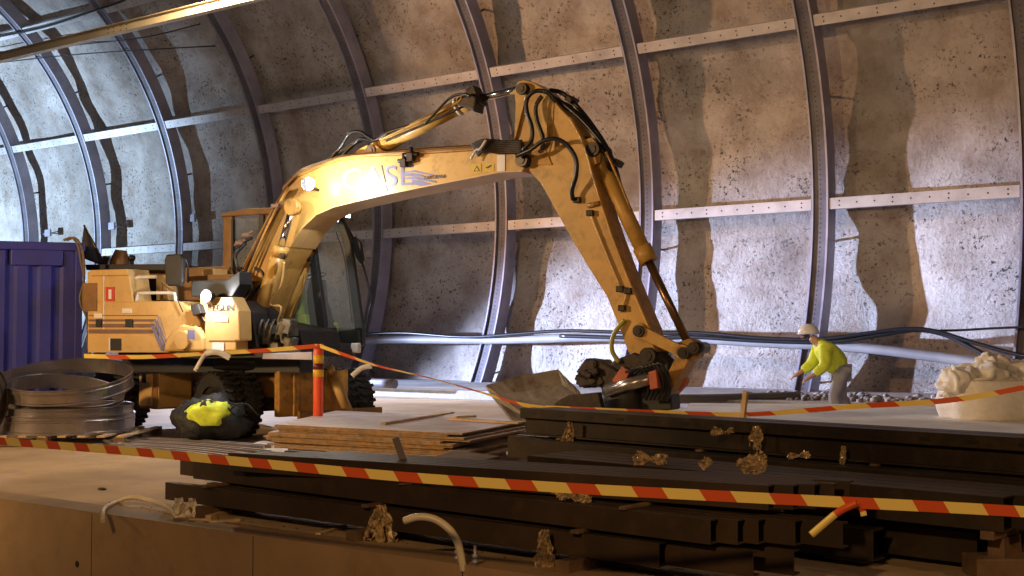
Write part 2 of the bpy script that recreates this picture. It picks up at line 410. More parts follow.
# ------------------------------------------------------------------ excavator
PHI = R_(28)
_c, _s = math.cos(PHI), math.sin(PHI)
EX = RT*_c - F0*_s            # forward
EY = RT*_s + F0*_c            # far side
o300 = CAM + F0*17.5 + RT*((300-512)/FPX*17.5); o300.z = 0
EO = o300 - EX*.75            # swing centre
ex = empty('excavator', EO, math.atan2(EX.y, EX.x))
tag(ex, 'yellow wheeled excavator with raised boom and two lit work lamps, parked in the tunnel', 'excavator')
def E(px, py, v=0.0):
    r = ray(px, py); rel = CAM-EO; t = (v-rel.dot(EY))/r.dot(EY); p = rel+r*t
    return Vector((p.dot(EX), v, p.z))
def EP(name, pts, v0, v1, m, parent=None, bevel=.015, vref=None, label=None):
    vr = v0 if vref is None else vref
    b = MB(); q = [E(x, y, vr) for x, y in pts]
    for p in q: p.y = v0
    b.prism(q, (0, v1-v0, 0)); o = b.obj(name, m, parent or ex, bevel=bevel)
    if label: o['label'] = label
    return o
def ETube(name, pts, v, r, m, parent=None, n=8, spl=6, label=None):
    b = MB(); b.tube([E(p[0], p[1], p[2] if len(p) > 2 else v) for p in pts], r, n, spline=spl if len(pts) > 2 else False)
    o = b.obj(name, m, parent or ex)
    if label: o['label'] = label
    return o
def ECyl(name, a, bb, v, r, m, parent=None, n=20):
    b = MB(); b.cyl(E(*a, v), E(*bb, v), r, n=n); return b.obj(name, m, parent or ex)
def pin(px, py, v0, v1, r, name='pin', m=PIN, parent=None, vref=None):
    p = E(px, py, v0 if vref is None else vref); b = MB(); b.cyl((p.x, v0, p.z), (p.x, v1, p.z), r, n=18); b.cyl((p.x, v0-.012, p.z), (p.x, v0, p.z), r*.55, n=12)
    return b.obj(name, m, parent or ex)

# --- house
house = EP('engine_cover', [(87, 351), (87, 301), (176, 301), (190, 306), (200, 322), (203, 351)], -1.15, 1.1, CRM, bevel=.03)
EP('hood', [(87, 303), (87, 271.5), (128.5, 270), (133.5, 303)], -1.15, -.78, CRM, house, .02)
EP('tail_panel', [(88, 336), (88, 352.5), (200, 352.5), (202, 336)], -1.17, -1.14, CRM, house, .004)
EP('engine_bay', [(98, 301), (98, 271), (230, 266), (232, 300), (176, 301)], -.35, 1.1, BRN, bevel=.02)
EP('bay_shade_sheet', [(128, 300), (128, 278), (156, 277), (157, 300)], -.40, -.34, BLK, house, .01)  # black sheet standing in for the shade inside the open bay
EP('bay_post', [(156, 300), (156, 276), (166, 275), (168, 300)], -.6, -.38, CRM, house, .01)
ETube('brace', [(161.5, 300), (162, 283), (175, 293), (176, 300)], -.9, .02, BRN, house, spl=0)
EP('hood_lid', [(90, 276), (90, 270), (127, 269), (128, 275.5)], -1.18, -.76, CRM, house, .01)
EP('roof_grille', [(86, 270), (85, 264.5), (166, 264), (166, 270.5)], -.6, 1.0, BLK, bevel=.01)
EP('counterweight_nose', [(163, 351.5), (165, 341), (172, 330), (180, 324), (196, 326), (203, 338), (204, 351.5)], -1.24, -1.13, CRM, house, .03)
nb = MB(); ctr = E(186, 340, -1.24); nb.cyl((ctr.x-.02, -1.31, ctr.z), (ctr.x-.02, -1.235, ctr.z), .13, n=24); nb.obj('filler_hatch', CRM, house, bevel=.01)
EP('blue_sticker', [(187.5, 330), (194.5, 330), (194.5, 339.5), (187.5, 339.5)], -1.318, -1.312, STKR, house, 0)
# text panel in front of boom foot
tp = EP('side_panel', [(205, 351), (204, 318), (199, 299), (204, 297), (232, 297), (239, 311), (240, 341), (236, 341), (236, 351)], -1.2, -.95, CRM, bevel=.02)
EP('panel_seam', [(209, 340.5), (236, 340.5), (236, 341.3), (209, 341.3)], -1.206, -1.2, DRK, tp, 0)
EP('number_plate', [(212, 342.5), (224, 342.5), (224, 351), (212, 351)], -1.215, -1.2, WHT, tp, .002)
EP('name_plate', [(214, 316), (228, 316), (228, 322), (214, 322)], -1.21, -1.2, WHT, tp, .002)
def text(s, px, py, v, hpx, m, parent, xs=1, shear=0, ext=.002):
    cu = bpy.data.curves.new('lettering', 'FONT'); cu.body = s; cu.size = hpx/72*1.4; cu.extrude = ext; cu.shear = shear; cu.materials.append(m)
    o = bpy.data.objects.new('lettering', cu); C.objects.link(o); o.parent = parent
    bpy.context.view_layer.update(); me = bpy.data.meshes.new_from_object(o); me.name = 'lettering'; bpy.data.objects.remove(o)
    o = bpy.data.objects.new('lettering', me); C.objects.link(o); o.parent = parent
    if not me.materials: me.materials.append(m)
    o.location = E(px, py, v); o.rotation_euler = (R_(90), 0, 0); o.scale = (xs, 1, 1); return o
text('REGLIN', 207.5, 311, -1.21, 6.5, DLET, tp, 1.05)
# dark box with lamp
EP('tool_tray', [(191, 296.5), (191, 281), (226, 280), (240, 271), (240, 284), (232, 297)], -1.1, -.85, DGR, bevel=.015)
EP('beacon_block', [(202, 275.5), (202, 269), (213, 268.5), (213, 275.5)], -.7, -.4, CRM, bevel=.01)
EP('tray_cover', [(184, 281), (190, 276), (228, 274), (232, 280)], -.9, -.3, BRN, bevel=.01)
lm = MB(); p = E(206, 296, -1.32); lm.cyl(p+Vector((0, .13, .0)), p+Vector((0, -.0, 0)), .05, .09, n=20); lh = lm.obj('work_lamp', BLK, ex)
lm = MB(); lm.cyl(p+Vector((0, -.012, 0)), p+Vector((0, -.001, 0)), .075, n=24); lm.obj('lens', LAMP, lh)
LAMP1 = EO+EX*p.x+EY*(p.y-.12)+UP*p.z
EP('lamp_bracket', [(190, 305), (198, 304), (201, 313), (193, 316)], -1.3, -1.17, BLK, house, .005)
ETube('lamp_cable', [(198, 308), (202, 316), (205, 322)], -1.22, .012, HOSE, house)
# mirror
mr = EP('mirror', [(165, 283), (164, 260), (166, 254.5), (179, 253.5), (182, 258), (182, 282), (179, 286), (168, 286)], -1.25, -1.17, BLK, bevel=.02)
ETube('mirror_arm', [(178, 257, -1.15), (187, 262, -1.1), (188, 282, -.9)], -1.2, .014, BLK, mr)
ETube('mirror_cable', [(177, 286), (178, 300), (183, 312)], -1.2, .008, HOSE, mr)
# exhaust, caps
b = MB(); p0 = E(119, 270, -.2); p1 = E(121, 250, -.2); b.tube([p0, p0.lerp(p1, .5), p0.lerp(p1, .85), p1], .1, 14, rs=[.15, .14, .10, .085]); b.obj('exhaust', BRN, ex, bevel=.005)
for px, py in ((106, 259), (132, 258)):
    b = MB(); p = E(px, py, -.1); b.ball(p, .055, 12); b.cyl(p, p-UP*.14, .03, n=8); b.obj('cap', BLK, ex)
# handrails
ETube('handrail', [(133, 301), (133.3, 281), (137, 277.5), (156, 277)], -1.05, .022, WHT, house, spl=5)
ETube('handrail', [(136.5, 301), (138, 295), (141, 293.2), (172, 293), (175, 296), (175.5, 301)], -1.12, .022, WHT, house, spl=4)
# details on side
EP('side_window', [(83, 311), (83, 283), (96.5, 283), (96.5, 311)], -1.165, -1.149, BRN, house, .003)
EP('fire_sticker', [(105.5, 301), (105.5, 287), (114, 287), (114, 301)], -1.163, -1.150, RED, house, 0, label='red fire extinguisher sticker')
EP('extinguisher_mark', [(108.5, 299), (108.5, 289.5), (111.2, 289.5), (111.2, 299)], -1.167, -1.163, WHT, house, 0)
EP('door_seam', [(103.2, 333), (103.2, 276), (104, 276), (104, 333)], -1.157, -1.149, WHT, house, 0)
EP('note_sticker', [(122, 313), (122, 308.5), (131.5, 308.5), (131.5, 313)], -1.16, -1.15, WHT, house, 0)
EP('note_sticker', [(94, 318), (94, 313.5), (102, 313.5), (102, 318)], -1.16, -1.15, WHT, house, 0)
for x0, x1 in ((95.5, 100.5), (125, 131.5)): EP('latch', [(x0, 327), (x0, 319), (x1, 319), (x1, 327)], -1.185, -1.149, BLK, house, .004)
EP('vent_opening', [(110, 350.5), (110, 338.5), (121, 338.5), (121, 350.5)], -1.178, -1.168, BLK, house, 0)
EP('vent_rim', [(108.7, 350.7), (108.7, 338), (110, 338), (110, 350.7)], -1.182, -1.168, WHT, house, 0)
# stripes: horizontal then slanting down
for (y0, y1, xe, m2) in ((315.0, 315.8, 157.5, BRS), (319.2, 321.4, 155.5, BRS), (323.8, 327.4, 154, BRS), (329.4, 333.4, 152.5, BRS)):
    EP('stripe', [(88.5, y0), (xe, y0), (xe, y1), (88.5, y1)], -1.158, -1.150, m2, house, 0)
for (xa, xb, w) in ((157.5, 168.5, .8), (154, 165.5, 2.2), (150.8, 161.5, 3.6)):
    yb = 316 if w < 1 else (320 if w < 3 else 326)
    EP('stripe', [(xa, yb), (xa+w, yb), (xb+w, 351), (xb, 351)], -1.176, -1.171, STKR, house, 0, vref=-1.17)
# --- cab (far side)
cv0, cv1 = .38, 1.36
def post(pts, v, w, m, par, dv=.07):
    return EP('cab_post', pts, v, v+dv, m, par, .01, vref=cv0)
cabf = MB()
def cpoly(mb, pts, v0, v1, vr=None):
    q = [E(x, y, cv1 if vr is None else vr) for x, y in pts]
    for p in q: p.y = v0
    mb.prism(q, (0, v1-v0, 0))
for v in (cv0, cv1-.08):
    cabf.use(BRN)
    cpoly(cabf, [(223, 296), (223, 214), (232, 214), (232, 296)], v, v+.08, cv0)
    cabf.use(DGR)
    cpoly(cabf, [(338, 216), (344, 215), (353, 241), (366, 330), (358, 332), (347, 246)], v, v+.08)
    cpoly(cabf, [(300, 334), (366, 328), (366, 345), (358, 348), (300, 348)], v, v+.08)
    cpoly(cabf, [(300, 335), (300, 218), (305, 218), (305, 335)], v, v+.06)
cabf.use(BRN)
cpoly(cabf, [(223, 296), (223, 288), (245, 288), (245, 348), (240, 348)], cv0, cv1, cv0)
cab = cabf.obj('cab', None, ex, bevel=.012)
rf = MB(); q0 = E(222, 213, cv0); q1 = E(343, 213, cv1); zt, zb = q0.z+.02, q0.z-.06
rf.prism([Vector((q0.x, cv0-.04, zb)), Vector((q1.x, cv0-.04, zb)), Vector((q1.x-.03, cv0-.04, zt)), Vector((q0.x+.5, cv0-.04, zt+.02)), Vector((q0.x, cv0-.04, zt-.03))], (0, cv1-cv0+.08, 0)); rf.obj('roof', BRN, cab, bevel=.015)
fl = MB(); f0_, f1_ = E(240, 345, cv0), E(362, 345, cv1); fl.box(((f0_.x+f1_.x)/2, (cv0+cv1)/2, f0_.z), (f1_.x-f0_.x, cv1-cv0, .06)); fl.obj('cab_floor', DGR, cab)
for v in (cv0+.03, cv1-.05):
    g = MB(); cpoly(g, [(304, 333), (304, 218), (340, 218), (350, 262), (360, 330)], v, v+.006); g.obj('side_glass', GLS, cab)
g = MB(); cpoly(g, [(232, 289), (232, 218), (268, 218), (268, 289)], cv0+.03, cv0+.036, cv0); g.obj('rear_glass', GLS, cab)
EP('rear_pillar_trim', [(232, 290), (232, 219), (234, 219), (234, 290)], cv0-.02, cv0+.02, BLK, cab, .003, vref=cv0)
# windscreen = between near and far pillars
w = MB(); a, b_ = E(343, 217, cv1), E(353, 243, cv1); c_ = E(365, 328, cv1)
for p, q in ((a, b_), (b_, c_)):
    w.prism([Vector((p.x, cv0+.07, p.z)), Vector((q.x, cv0+.07, q.z)), Vector((q.x, cv1-.07, q.z)), Vector((p.x, cv1-.07, p.z))], (.006, 0, 0))
w.obj('windscreen', GLS, cab)
# steering column, seat, console, monitors
EP('steering_console', [(303, 335), (300, 292), (303, 279), (312, 279), (314, 300), (322, 326), (325, 335)], .75, .95, BLK, cab, .02, vref=.6)
p = E(315, 276, .8); b = MB(); ring = [p+Vector((math.cos(a)*.15, math.sin(a)*.17, math.cos(a)*.04)) for a in [i*math.pi/8 for i in range(17)]]
b.tube(ring, .014, 6, caps=False); b.tube([p, p+Vector((.02, 0, -.25))], .02, 6); b.tube([p-Vector((.15, 0, .04)), p+Vector((.15, 0, .04))], .012, 6); b.obj('steering_wheel', BLK, cab)
ETube('control_lever', [(313, 290), (322, 283)], .7, .014, BLK, cab, spl=0)
EP('seat_cushion', [(286, 326), (286, 316), (305, 314), (306, 326)], .65, 1.1, SEATM, cab, .02, vref=.65)
EP('seat_back', [(285, 316), (279, 282), (285, 281), (292, 315)], .65, 1.1, SEATM, cab, .02, vref=.65)
EP('floor_box', [(316, 336), (316, 324), (324, 322), (324, 336)], .9, 1.0, SEATM, cab, .01, vref=.65)
EP('dash_panel', [(310, 343), (314, 331), (358, 330), (359, 343)], 1.20, 1.26, DGR, cab, .01, vref=1.2)
# mirror right + lamp + bars
EP('cab_mirror', [(351, 243), (354, 236), (360, 242), (363, 260), (360, 264), (356, 258)], 1.42, 1.48, DGR, cab, .01)
ETube('mirror_arm', [(345, 234), (353, 240), (357, 246)], 1.44, .01, BLK, cab)
ETube('guard_bar', [(341, 216), (352, 236), (362, 262), (371, 298), (370, 310), (362, 345), (352, 348)], 1.45, .016, BLK, cab, spl=6)
ETube('wiper', [(352, 322), (345, 262), (336, 232)], 1.25, .008, BLK, cab)
for px in (333, 345):
    b = MB(); p = E(px, 214 if px > 340 else 218, 1.2 if px > 340 else .9); b.box(p, (.10, .14, .12)); L_ = b.obj('roof_lamp', DGR, cab, bevel=.01)
    b = MB(); b.box(p+Vector((.055, -.0, -.01)), (.008, .11, .09)); b.box(p+Vector((0, -.073, -.01)), (.08, .006, .08)); b.obj('lens', LAMPS, L_)
# --- boom
BV0, BV1 = -.27, .23
btop = [(222, 349), (229, 322), (237, 289), (249, 257), (262, 227), (276, 203), (287, 186), (300, 176), (321, 167), (341, 160), (363, 157), (402, 155), (443, 152.5), (480, 150), (512, 149), (524, 152)]
bbot = [(527, 160), (523, 171), (500, 172), (475, 177), (449, 182), (420, 187.5), (388, 194), (357, 201), (335, 206.5), (318, 214), (303, 228), (292, 246), (280, 268), (268, 298), (258, 325), (250, 349)]
b = MB(); q = [E(x, y, BV0) for x, y in btop+bbot]
# build as quads between top and bottom for clean faces
T = [E(x, y, BV0) for x, y in btop]; Bm = [E(x, y, BV0) for x, y in reversed(bbot)]
assert len(T) == len(Bm)
off = Vector((0, BV1-BV0, 0))
for i in range(len(T)-1):
    vs = [b.bm.verts.new(v) for v in (T[i], T[i+1], Bm[i+1], Bm[i])]; vs2 = [b.bm.verts.new(v+off) for v in (T[i], T[i+1], Bm[i+1], Bm[i])]
    b._f(vs); b._f(vs2[::-1]); b._f([vs[0], vs2[0], vs2[1], vs[1]]); b._f([vs[3], vs[2], vs2[2], vs2[3]])
    if i == 0: b._f([vs[0], vs[3], vs2[3], vs2[0]])
    if i == len(T)-2: b._f([vs[1], vs[2], vs2[2], vs2[1]])
boom = b.obj('boom', YEL, ex, bevel=.012)
def flange(pts, name, parent, m, v0, v1, t=.018, vref=None):
    P = [E(x, y, vref if vref is not None else v0) for x, y in pts]
    b = MB()
    n = len(P)
    for i in range(n-1):
        a, c = P[i], P[i+1]
        for z in (0,):
            v = [Vector((a.x, v0, a.z)), Vector((c.x, v0, c.z)), Vector((c.x, v0, c.z+t)), Vector((a.x, v0, a.z+t))]
            b.prism(v, (0, v1-v0, 0))
    return b.obj(name, m, parent)
flange(btop[6:], 'top_flange', boom, YEL2, BV0-.03, BV1+.03, .018, BV0)
flange([(x, y+1) for x, y in bbot[1:12]], 'bottom_flange', boom, CRM, BV0-.03, BV1+.03, .018, BV0)
# lettering, chevron, rods on boom
text('CASE', 341, 189.5, BV0-.006, 20, LET, boom, 1.28)
for (pts) in ([(404, 172), (414, 170), (444, 177), (444, 178), (414, 172), (404, 173.4)], [(404, 178), (414, 176), (424, 178), (436, 181), (436, 183), (414, 179), (404, 179.5)],
              [(412, 173), (422, 174.5), (424, 177), (412, 175.5)], [(412, 179.5), (420, 180.5), (432, 184), (420, 186), (412, 184)]):
    EP('chevron_stripe', pts, BV0-.006, BV0+.002, STKR, boom, 0)
text('TAKUUTA', 423, 179.5, BV0-.008, 3.4, DLET, boom, 1.1, .3)
EP('warning_sticker', [(471.5, 173.5), (471.5, 164), (481, 163.5), (481, 172.5)], BV0-.006, BV0+.002, YST, boom, 0)
EP('warning_triangle', [(473.3, 171.6), (476.7, 165.6), (480, 171)], BV0-.009, BV0-.005, DLET, boom, 0)
EP('warning_triangle_face', [(474.6, 170.8), (476.7, 167.2), (478.8, 170.5)], BV0-.012, BV0-.008, YST, boom, 0)
EP('warning_sticker', [(483, 172), (483, 163.5), (494, 163), (494, 170.5)], BV0-.006, BV0+.002, YST, boom, 0)
EP('hand_mark', [(485, 167.8), (491, 164.6), (491.5, 166), (488, 168.5)], BV0-.009, BV0-.005, DLET, boom, 0)
EP('boom_seam', [(381, 165.5), (382, 165), (388, 191), (387, 191.4)], BV0-.006, BV0+.002, DRK, boom, 0)
EP('nose_band', [(497, 171.5), (497, 155), (505, 154.5), (505, 171)], BV0-.014, BV0, WHT, boom, .002)
for k, (dv, dy) in enumerate(((-.30, 0), (-.24, -1), (-.1, -1.5), (.05, -2))):
    ETube('steel_pipe', [(283, 190+dy, dv), (300, 173+dy, dv), (322, 164.5+dy, dv), (345, 157+dy, dv), (400, 152.5+dy, dv), (470, 148+dy, dv), (492, 148+dy, dv)], dv, .016, [BRN, YEL2, DRK, BRN][k], boom, 6)
for px, py in ((411, 157), (404, 163)):
    b = MB(); p = E(px, py, BV0-.06); b.box(p, (.09, .08, .11)); b.cyl(p+Vector((-.09, 0, .03)), p+Vector((.11, 0, .03)), .03, n=10); b.cyl(p, p+UP*.13, .03, n=10); b.obj('pipe_clamp', DRK, boom, bevel=.008)
# boom side work lamp
p = E(308, 184, BV0-.30); b = MB(); b.cyl(p+Vector((-.10, .05, 0)), p, .05, .09, n=20); b.cyl(p+Vector((-.05, .03, 0)), p+Vector((-.05, .3, -.05)), .018, n=8); lb = b.obj('work_lamp', BLK, boom)
b = MB(); dirn = Vector((.45, -1, -.05)).normalized(); b.cyl(p, p+dirn*.015, .085, n=24); b.obj('lens', LAMP, lb)
LAMP2 = EO+EX*(p.x+.5)+EY*(p.y-.28)+UP*(p.z-.03)
# hydraulic pipes and hoses climbing the boom's back
for k in range(4):
    dx = k*2.2
    ETube('steel_pipe', [(233+dx, 292+k, -.34-.02*k), (243+dx, 268, -.34-.02*k), (259+dx*.8, 236-k, -.34-.02*k), (274+dx*.6, 208-k, -.34-.02*k), (285+dx*.5, 190-k, -.34-.02*k)], 0, .016, [YEL2, BRN, DRK, YEL2][k], boom, 6)
for k, pts in enumerate(([(240, 300), (248, 292), (249, 280), (243, 272), (236, 276), (233, 262), (240, 245), (252, 238)], [(232, 296), (240, 287), (244, 278), (238, 268), (236, 255), (246, 243)],
            [(246, 302), (252, 292), (250, 282), (243, 276)], [(255, 268), (262, 272), (263, 281), (256, 290), (250, 300)])):
    ETube('hydraulic_hose', [(x, y, -.38-.03*k) for x, y in pts], 0, .022, HOSE, boom, 8)
for px, py in ((247, 235), (240, 243), (276, 206)):
    b = MB(); p = E(px, py, -.4); b.box(p, (.12, .08, .05)); b.cyl(p+Vector((-.1, 0, -.03)), p+Vector((.1, 0, .05)), .02, n=8); b.obj('pipe_clamp', BRS, boom, bevel=.005)
# --- boom lift cylinders
def hyd(name, base, mid, tip, v, rb, rr, label=None, fit=None):
    a, m_, t = E(*base, v), E(*mid, v), E(*tip, v)
    b = MB(); b.cyl(a, m_, rb, n=24); d_ = (m_-a).normalized(); b.cyl(m_-d_*.12, m_+d_*.01, rb*1.12, n=24); b.cyl(a-d_*.05, a+d_*.1, rb*1.05, n=24)
    o = b.obj(name, YEL, ex)
    if label: o['label'] = label
    b = MB(); b.cyl(m_, t, rr, n=16); b.obj('piston_rod', CHR, o)
    b = MB(); b.cyl(t+Vector((0, -.06, 0)), t+Vector((0, .06, 0)), rr*2.2, n=16); b.obj('rod_eye', YEL2, o)
    return o
hc = hyd('boom_cylinder', (253, 338), (281, 247), (293, 207), -.44, .105, .05)
ETube('steel_pipe', [(284, 262, -.58), (281, 285, -.58), (270, 304, -.58), (281, 307, -.58), (277, 322, -.58)], 0, .016, CRM, hc, 6)
hf = hyd('boom_cylinder', (281, 330), (308, 250), (315, 226), .38, .105, .05)
ETube('steel_pipe', [(306, 268, .22), (302, 290, .22), (294, 306, .22), (290, 318, .22)], 0, .014, YEL2, hf, 6)
for s, (px, py) in enumerate(((281, 256), (308, 259))): pin(px, py, -.6 if s == 0 else .22, -.55 if s == 0 else .27, .04, parent=hc if s == 0 else hf)
# valve block
vb = MB()
for k in range(16):
    p = E(random.uniform(256, 292), random.uniform(326, 347), -.7+random.uniform(-.1, .1)); vb.box(p, (random.uniform(.08, .18), random.uniform(.1, .2), random.uniform(.08, .2)), Matrix.Rotation(random.uniform(-.4, .4), 3, 'Y'))
for k in range(6):
    x = 258+k*6; vb.tube([E(x, 338, -.82), E(x+2, 326, -.86), E(x+5, 320, -.75), E(x+6, 330, -.6)], .018, 6, spline=5)
vb.obj('valve_block', mat('grey_cast_metal', (.16, .15, .13), .5, .5, .4, 14, (.04, .03, .02), .6), ex, bevel=.008)
EP('boom_bracket', [(246, 349), (238, 300), (252, 312), (258, 349)], -.9, -.3, BLK, bevel=.02)
EP('centre_frame', [(240, 351), (243, 318), (262, 322), (300, 330), (305, 349)], -.5, .36, BLK, bevel=.02)
# --- stick cylinder
ax_, ay_ = (376, 150), (468, 102)
p, q, t = E(376, 150, -.05), E(472, 100, -.05), E(524, 88, -.05)
b = MB(); b.cyl(p, q, .1, n=24); d_ = (q-p).normalized(); b.cyl(q-d_*.16, q+d_*.02, .115, n=24); b.cyl(p-d_*.02, p+d_*.1, .11, n=24)
sc = b.obj('stick_cylinder', YEL, ex)
b = MB(); b.cyl(q-d_*.23, q-d_*.20, .118, n=24); b.obj('white_band', WHT, sc)
b = MB(); b.cyl(q, t, .05, n=16); b.obj('piston_rod', CHR, sc)
b = MB(); b.box(q+d_*.07+UP*.0, (.14, .2, .26), Matrix.Rotation(-.4, 3, 'Y')); b.obj('gland_head', DRK, sc, bevel=.015)
pin(370, 150.5, -.22, .12, .075, parent=sc)
EP('cylinder_bracket', [(350, 160), (357, 150), (366, 145), (376, 145), (384, 152), (388, 157)], -.2, .1, YEL2, boom, .01)
ETube('steel_pipe', [(380, 140), (420, 121), (455, 104), (462, 97)], -.2, .016, YEL2, sc, 6, 4)
ETube('steel_pipe', [(386, 141), (425, 124), (466, 105)], -.15, .016, DRK, sc, 6, 4)
EP('pipe_head', [(455, 105), (457, 97), (472, 93), (476, 97), (474, 112), (468, 108)], -.2, .05, DRK, sc, .02)
ETube('hydraulic_hose', [(425, 124), (436, 112), (450, 98), (462, 94), (470, 96)], -.3, .018, HOSE, sc)
for k, pts in enumerate(([(330, 160), (341, 146), (349, 134), (360, 132), (368, 137), (376, 140), (390, 132), (410, 126)], [(340, 158), (352, 146), (360, 139), (370, 141), (380, 142), (400, 134)], [(322, 166), (332, 156), (342, 152), (352, 145), (362, 140)])):
    ETube('hydraulic_hose', [(x, y, -.1+.08*k) for x, y in pts], 0, .028, HOSE, sc, 8)
# knot of fittings at boom end
fit = MB()
for k in range(16):
    p = E(random.uniform(476, 520), random.uniform(140, 153), random.uniform(-.25, .15)); fit.box(p, (random.uniform(.05, .2), .1, random.uniform(.04, .09)), Matrix.Rotation(random.uniform(-.5, .5), 3, 'Y'))
for k in range(7):
    y = 141+k*1.8; fit.tube([E(472+k, y+4, -.3), E(484, y-1, -.34), (E(500, y+1, -.3)), E(522, y, -.32)], .02, 6, spline=5)
fit.obj('hose_fittings', DRK, boom, bevel=.006)
ETube('grab_handle', [(471, 159), (476, 150), (480, 149), (486, 140)], -.4, .016, WHT, boom)
# --- stick
SV0, SV1 = -.20, .16
so = [(517, 82), (523, 79.5), (533, 82), (543, 88), (553, 98), (560, 108), (570, 118), (580, 136), (586, 150), (592, 172), (600, 200), (612, 236), (624, 268), (637, 300), (650, 330), (655, 352), (640, 357), (628, 352)]
si = [(617, 322), (607, 297), (590, 270), (575, 245), (562, 222), (549, 198), (541, 184), (530, 172), (522, 160), (519, 150), (517, 132), (516, 110), (514, 92)]
stq = so+si
b = MB(); b.prism([E(x, y, SV0) for x, y in stq], (0, SV1-SV0, 0)); stick = b.obj('stick', YEL, ex, bevel=.012)
edge_path = so[6:16]
# dark front plate of the stick, set back behind the side flange
P = [E(x, y, SV0) for x, y in edge_path]
b = MB()
for i in range(len(P)-1):
    a, c = P[i], P[i+1]; dr = (c-a).normalized(); n_ = Vector((dr.z, 0, -dr.x)); n_ = n_ if n_.x > 0 else -n_
    b.prism([Vector((a.x, SV0+.015, a.z))+n_*0, Vector((c.x, SV0+.015, c.z)), Vector((c.x, SV0+.015, c.z))+n_*.022, Vector((a.x, SV0+.015, a.z))+n_*.022], (0, SV1-SV0-.03, 0))
b.obj('front_plate', YEL2, stick)
b = MB(); b.tube([Vector((p.x, SV0-.005, p.z)) for p in P], .014, 6); b.obj('edge_bead', CRM, stick)
EP('head_plate', [(514, 140), (516, 96), (518, 84), (524, 82), (526, 96), (516, 136)], SV0-.05, SV0, YEL, stick, .008)
EP('stiffener', [(546, 140), (549, 98), (554, 100), (552, 142), (546, 165), (541, 165)], SV0-.012, SV0, YEL2, stick, .003)
EP('lug_plate', [(528, 165), (532, 148), (543, 143), (552, 165)], SV0-.02, SV0, YEL2, stick, .006)
pin(521, 88.5, SV0-.10, SV1+.08, .075, parent=stick); pin(521, 160, SV0-.14, SV1+.12, .085, parent=stick)
# pipes on the stick side
ETube('steel_pipe', [(590, 212, SV0-.03), (605, 250, SV0-.03), (621, 288, SV0-.03)], 0, .018, CRM, stick, 6, 4)
ETube('steel_pipe', [(587, 206, SV0-.03), (600, 203, SV0-.03)], 0, .03, YEL2, stick, 6, 0)
ETube('steel_pipe', [(621, 288, SV0-.03), (626, 293, SV0-.03), (624, 303, SV0-.03), (620, 312, SV0-.03)], 0, .016, CRM, stick, 6, 4)
for px, py in ((577, 200), (590, 213), (620, 289), (628, 291), (622, 308)):
    b = MB(); p = E(px, py, SV0-.04); b.box(p, (.09, .06, .07)); b.obj('pipe_clamp', DRK, stick, bevel=.008)
# hoses on the stick
H = [[(523, 150, -.4), (531, 141, -.4), (532, 128, -.4), (527, 112, -.4), (527, 99, -.4), (536, 91, -.4), (548, 93, -.35), (556, 102, -.3)],
     [(542, 150, -.35), (543, 138, -.35), (537, 120, -.35), (536, 106, -.35), (542, 96, -.33)],
     [(516, 156, -.42), (530, 150, -.45), (543, 141, -.46), (556, 139, -.45), (568, 146, -.42), (576, 160, -.40), (576, 176, -.38), (572, 190, -.33), (573, 200, -.28)],
     [(550, 90, .0), (562, 93, .0), (575, 104, .0), (590, 122, .0), (606, 146, .0), (614, 166, .0), (616, 178, .0)],
     [(553, 97, -.1), (566, 106, -.1), (582, 120, -.1), (598, 138, -.1), (610, 154, -.1), (613, 164, -.1)],
     [(560, 104, .1), (576, 112, .1), (594, 132, .1), (608, 152, .12), (616, 170, .12), (622, 192, .1)],
     [(584, 138, -.1), (596, 143, -.1), (606, 156, -.1), (610, 172, -.05), (615, 180, 0)]]
for pts in H: ETube('hydraulic_hose', pts, 0, .028, HOSE, stick, 8)
for px, py in ((572, 100), (566, 106), (617, 163), (596, 147)):
    b = MB(); p = E(px, py, 0); b.box(p, (.1, .2, .08), Matrix.Rotation(.6, 3, 'Y')); b.obj('hose_clamp', DRK, stick, bevel=.01)
# --- bucket cylinder in front of the stick
bc = MB(); p, q, t = E(598, 157, -.02), E(649, 262, -.02), E(687, 341, -.02); d_ = (q-p).normalized()
bc.cyl(p, q, .095, n=24); bc.cyl(q-d_*.2, q, .115, n=24); bc.cyl(p-d_*.05, p+d_*.05, .11, n=24)
bco = bc.obj('bucket_cylinder', YEL, ex)
b = MB(); b.cyl(q, t, .05, n=16); b.obj('piston_rod', mat('bronze_rod', (.22, .13, .06), .3, .8, .2, 8), bco)
ETube('steel_pipe', [(606, 152, -.15), (618, 178, -.15), (631, 210, -.15)], 0, .016, YEL2, bco, 6, 3)
pin(592, 149, -.22, .2, .09, parent=bco); EP('cylinder_lug', [(580, 150), (582, 140), (592, 137), (600, 147), (600, 162), (590, 168)], -.16, .12, YEL2, stick, .01)
# --- linkage
def bar(name, a, bb, v, w, t, m, parent=None):
    p, q = E(*a, v), E(*bb, v); dr = (q-p).normalized(); n_ = Vector((dr.z, 0, -dr.x))
    b = MB(); b.prism([p+n_*w, q+n_*w*.85, q-n_*w*.85, p-n_*w], (0, t, 0)); b.cyl(p, p+Vector((0, t, 0)), w*1.25, n=20); b.cyl(q, q+Vector((0, t, 0)), w*1.15, n=20)
    return b.obj(name, m, parent or ex, bevel=.008)
bar('link_arm', (638, 331), (682, 352), -.27, .075, .06, YEL); bar('link_arm', (638, 331), (682, 352), .2, .075, .06, BRN)
bar('link_arm', (688, 348), (664, 392), -.15, .08, .3, YEL2)
EP('link_head', [(678, 342), (690, 338), (700, 346), (699, 357), (690, 362), (680, 356)], -.16, .02, YEL2, bevel=.02)
for a in ((638, 331), (683, 353), (693, 348)): pin(*a, -.31, .1, .07)
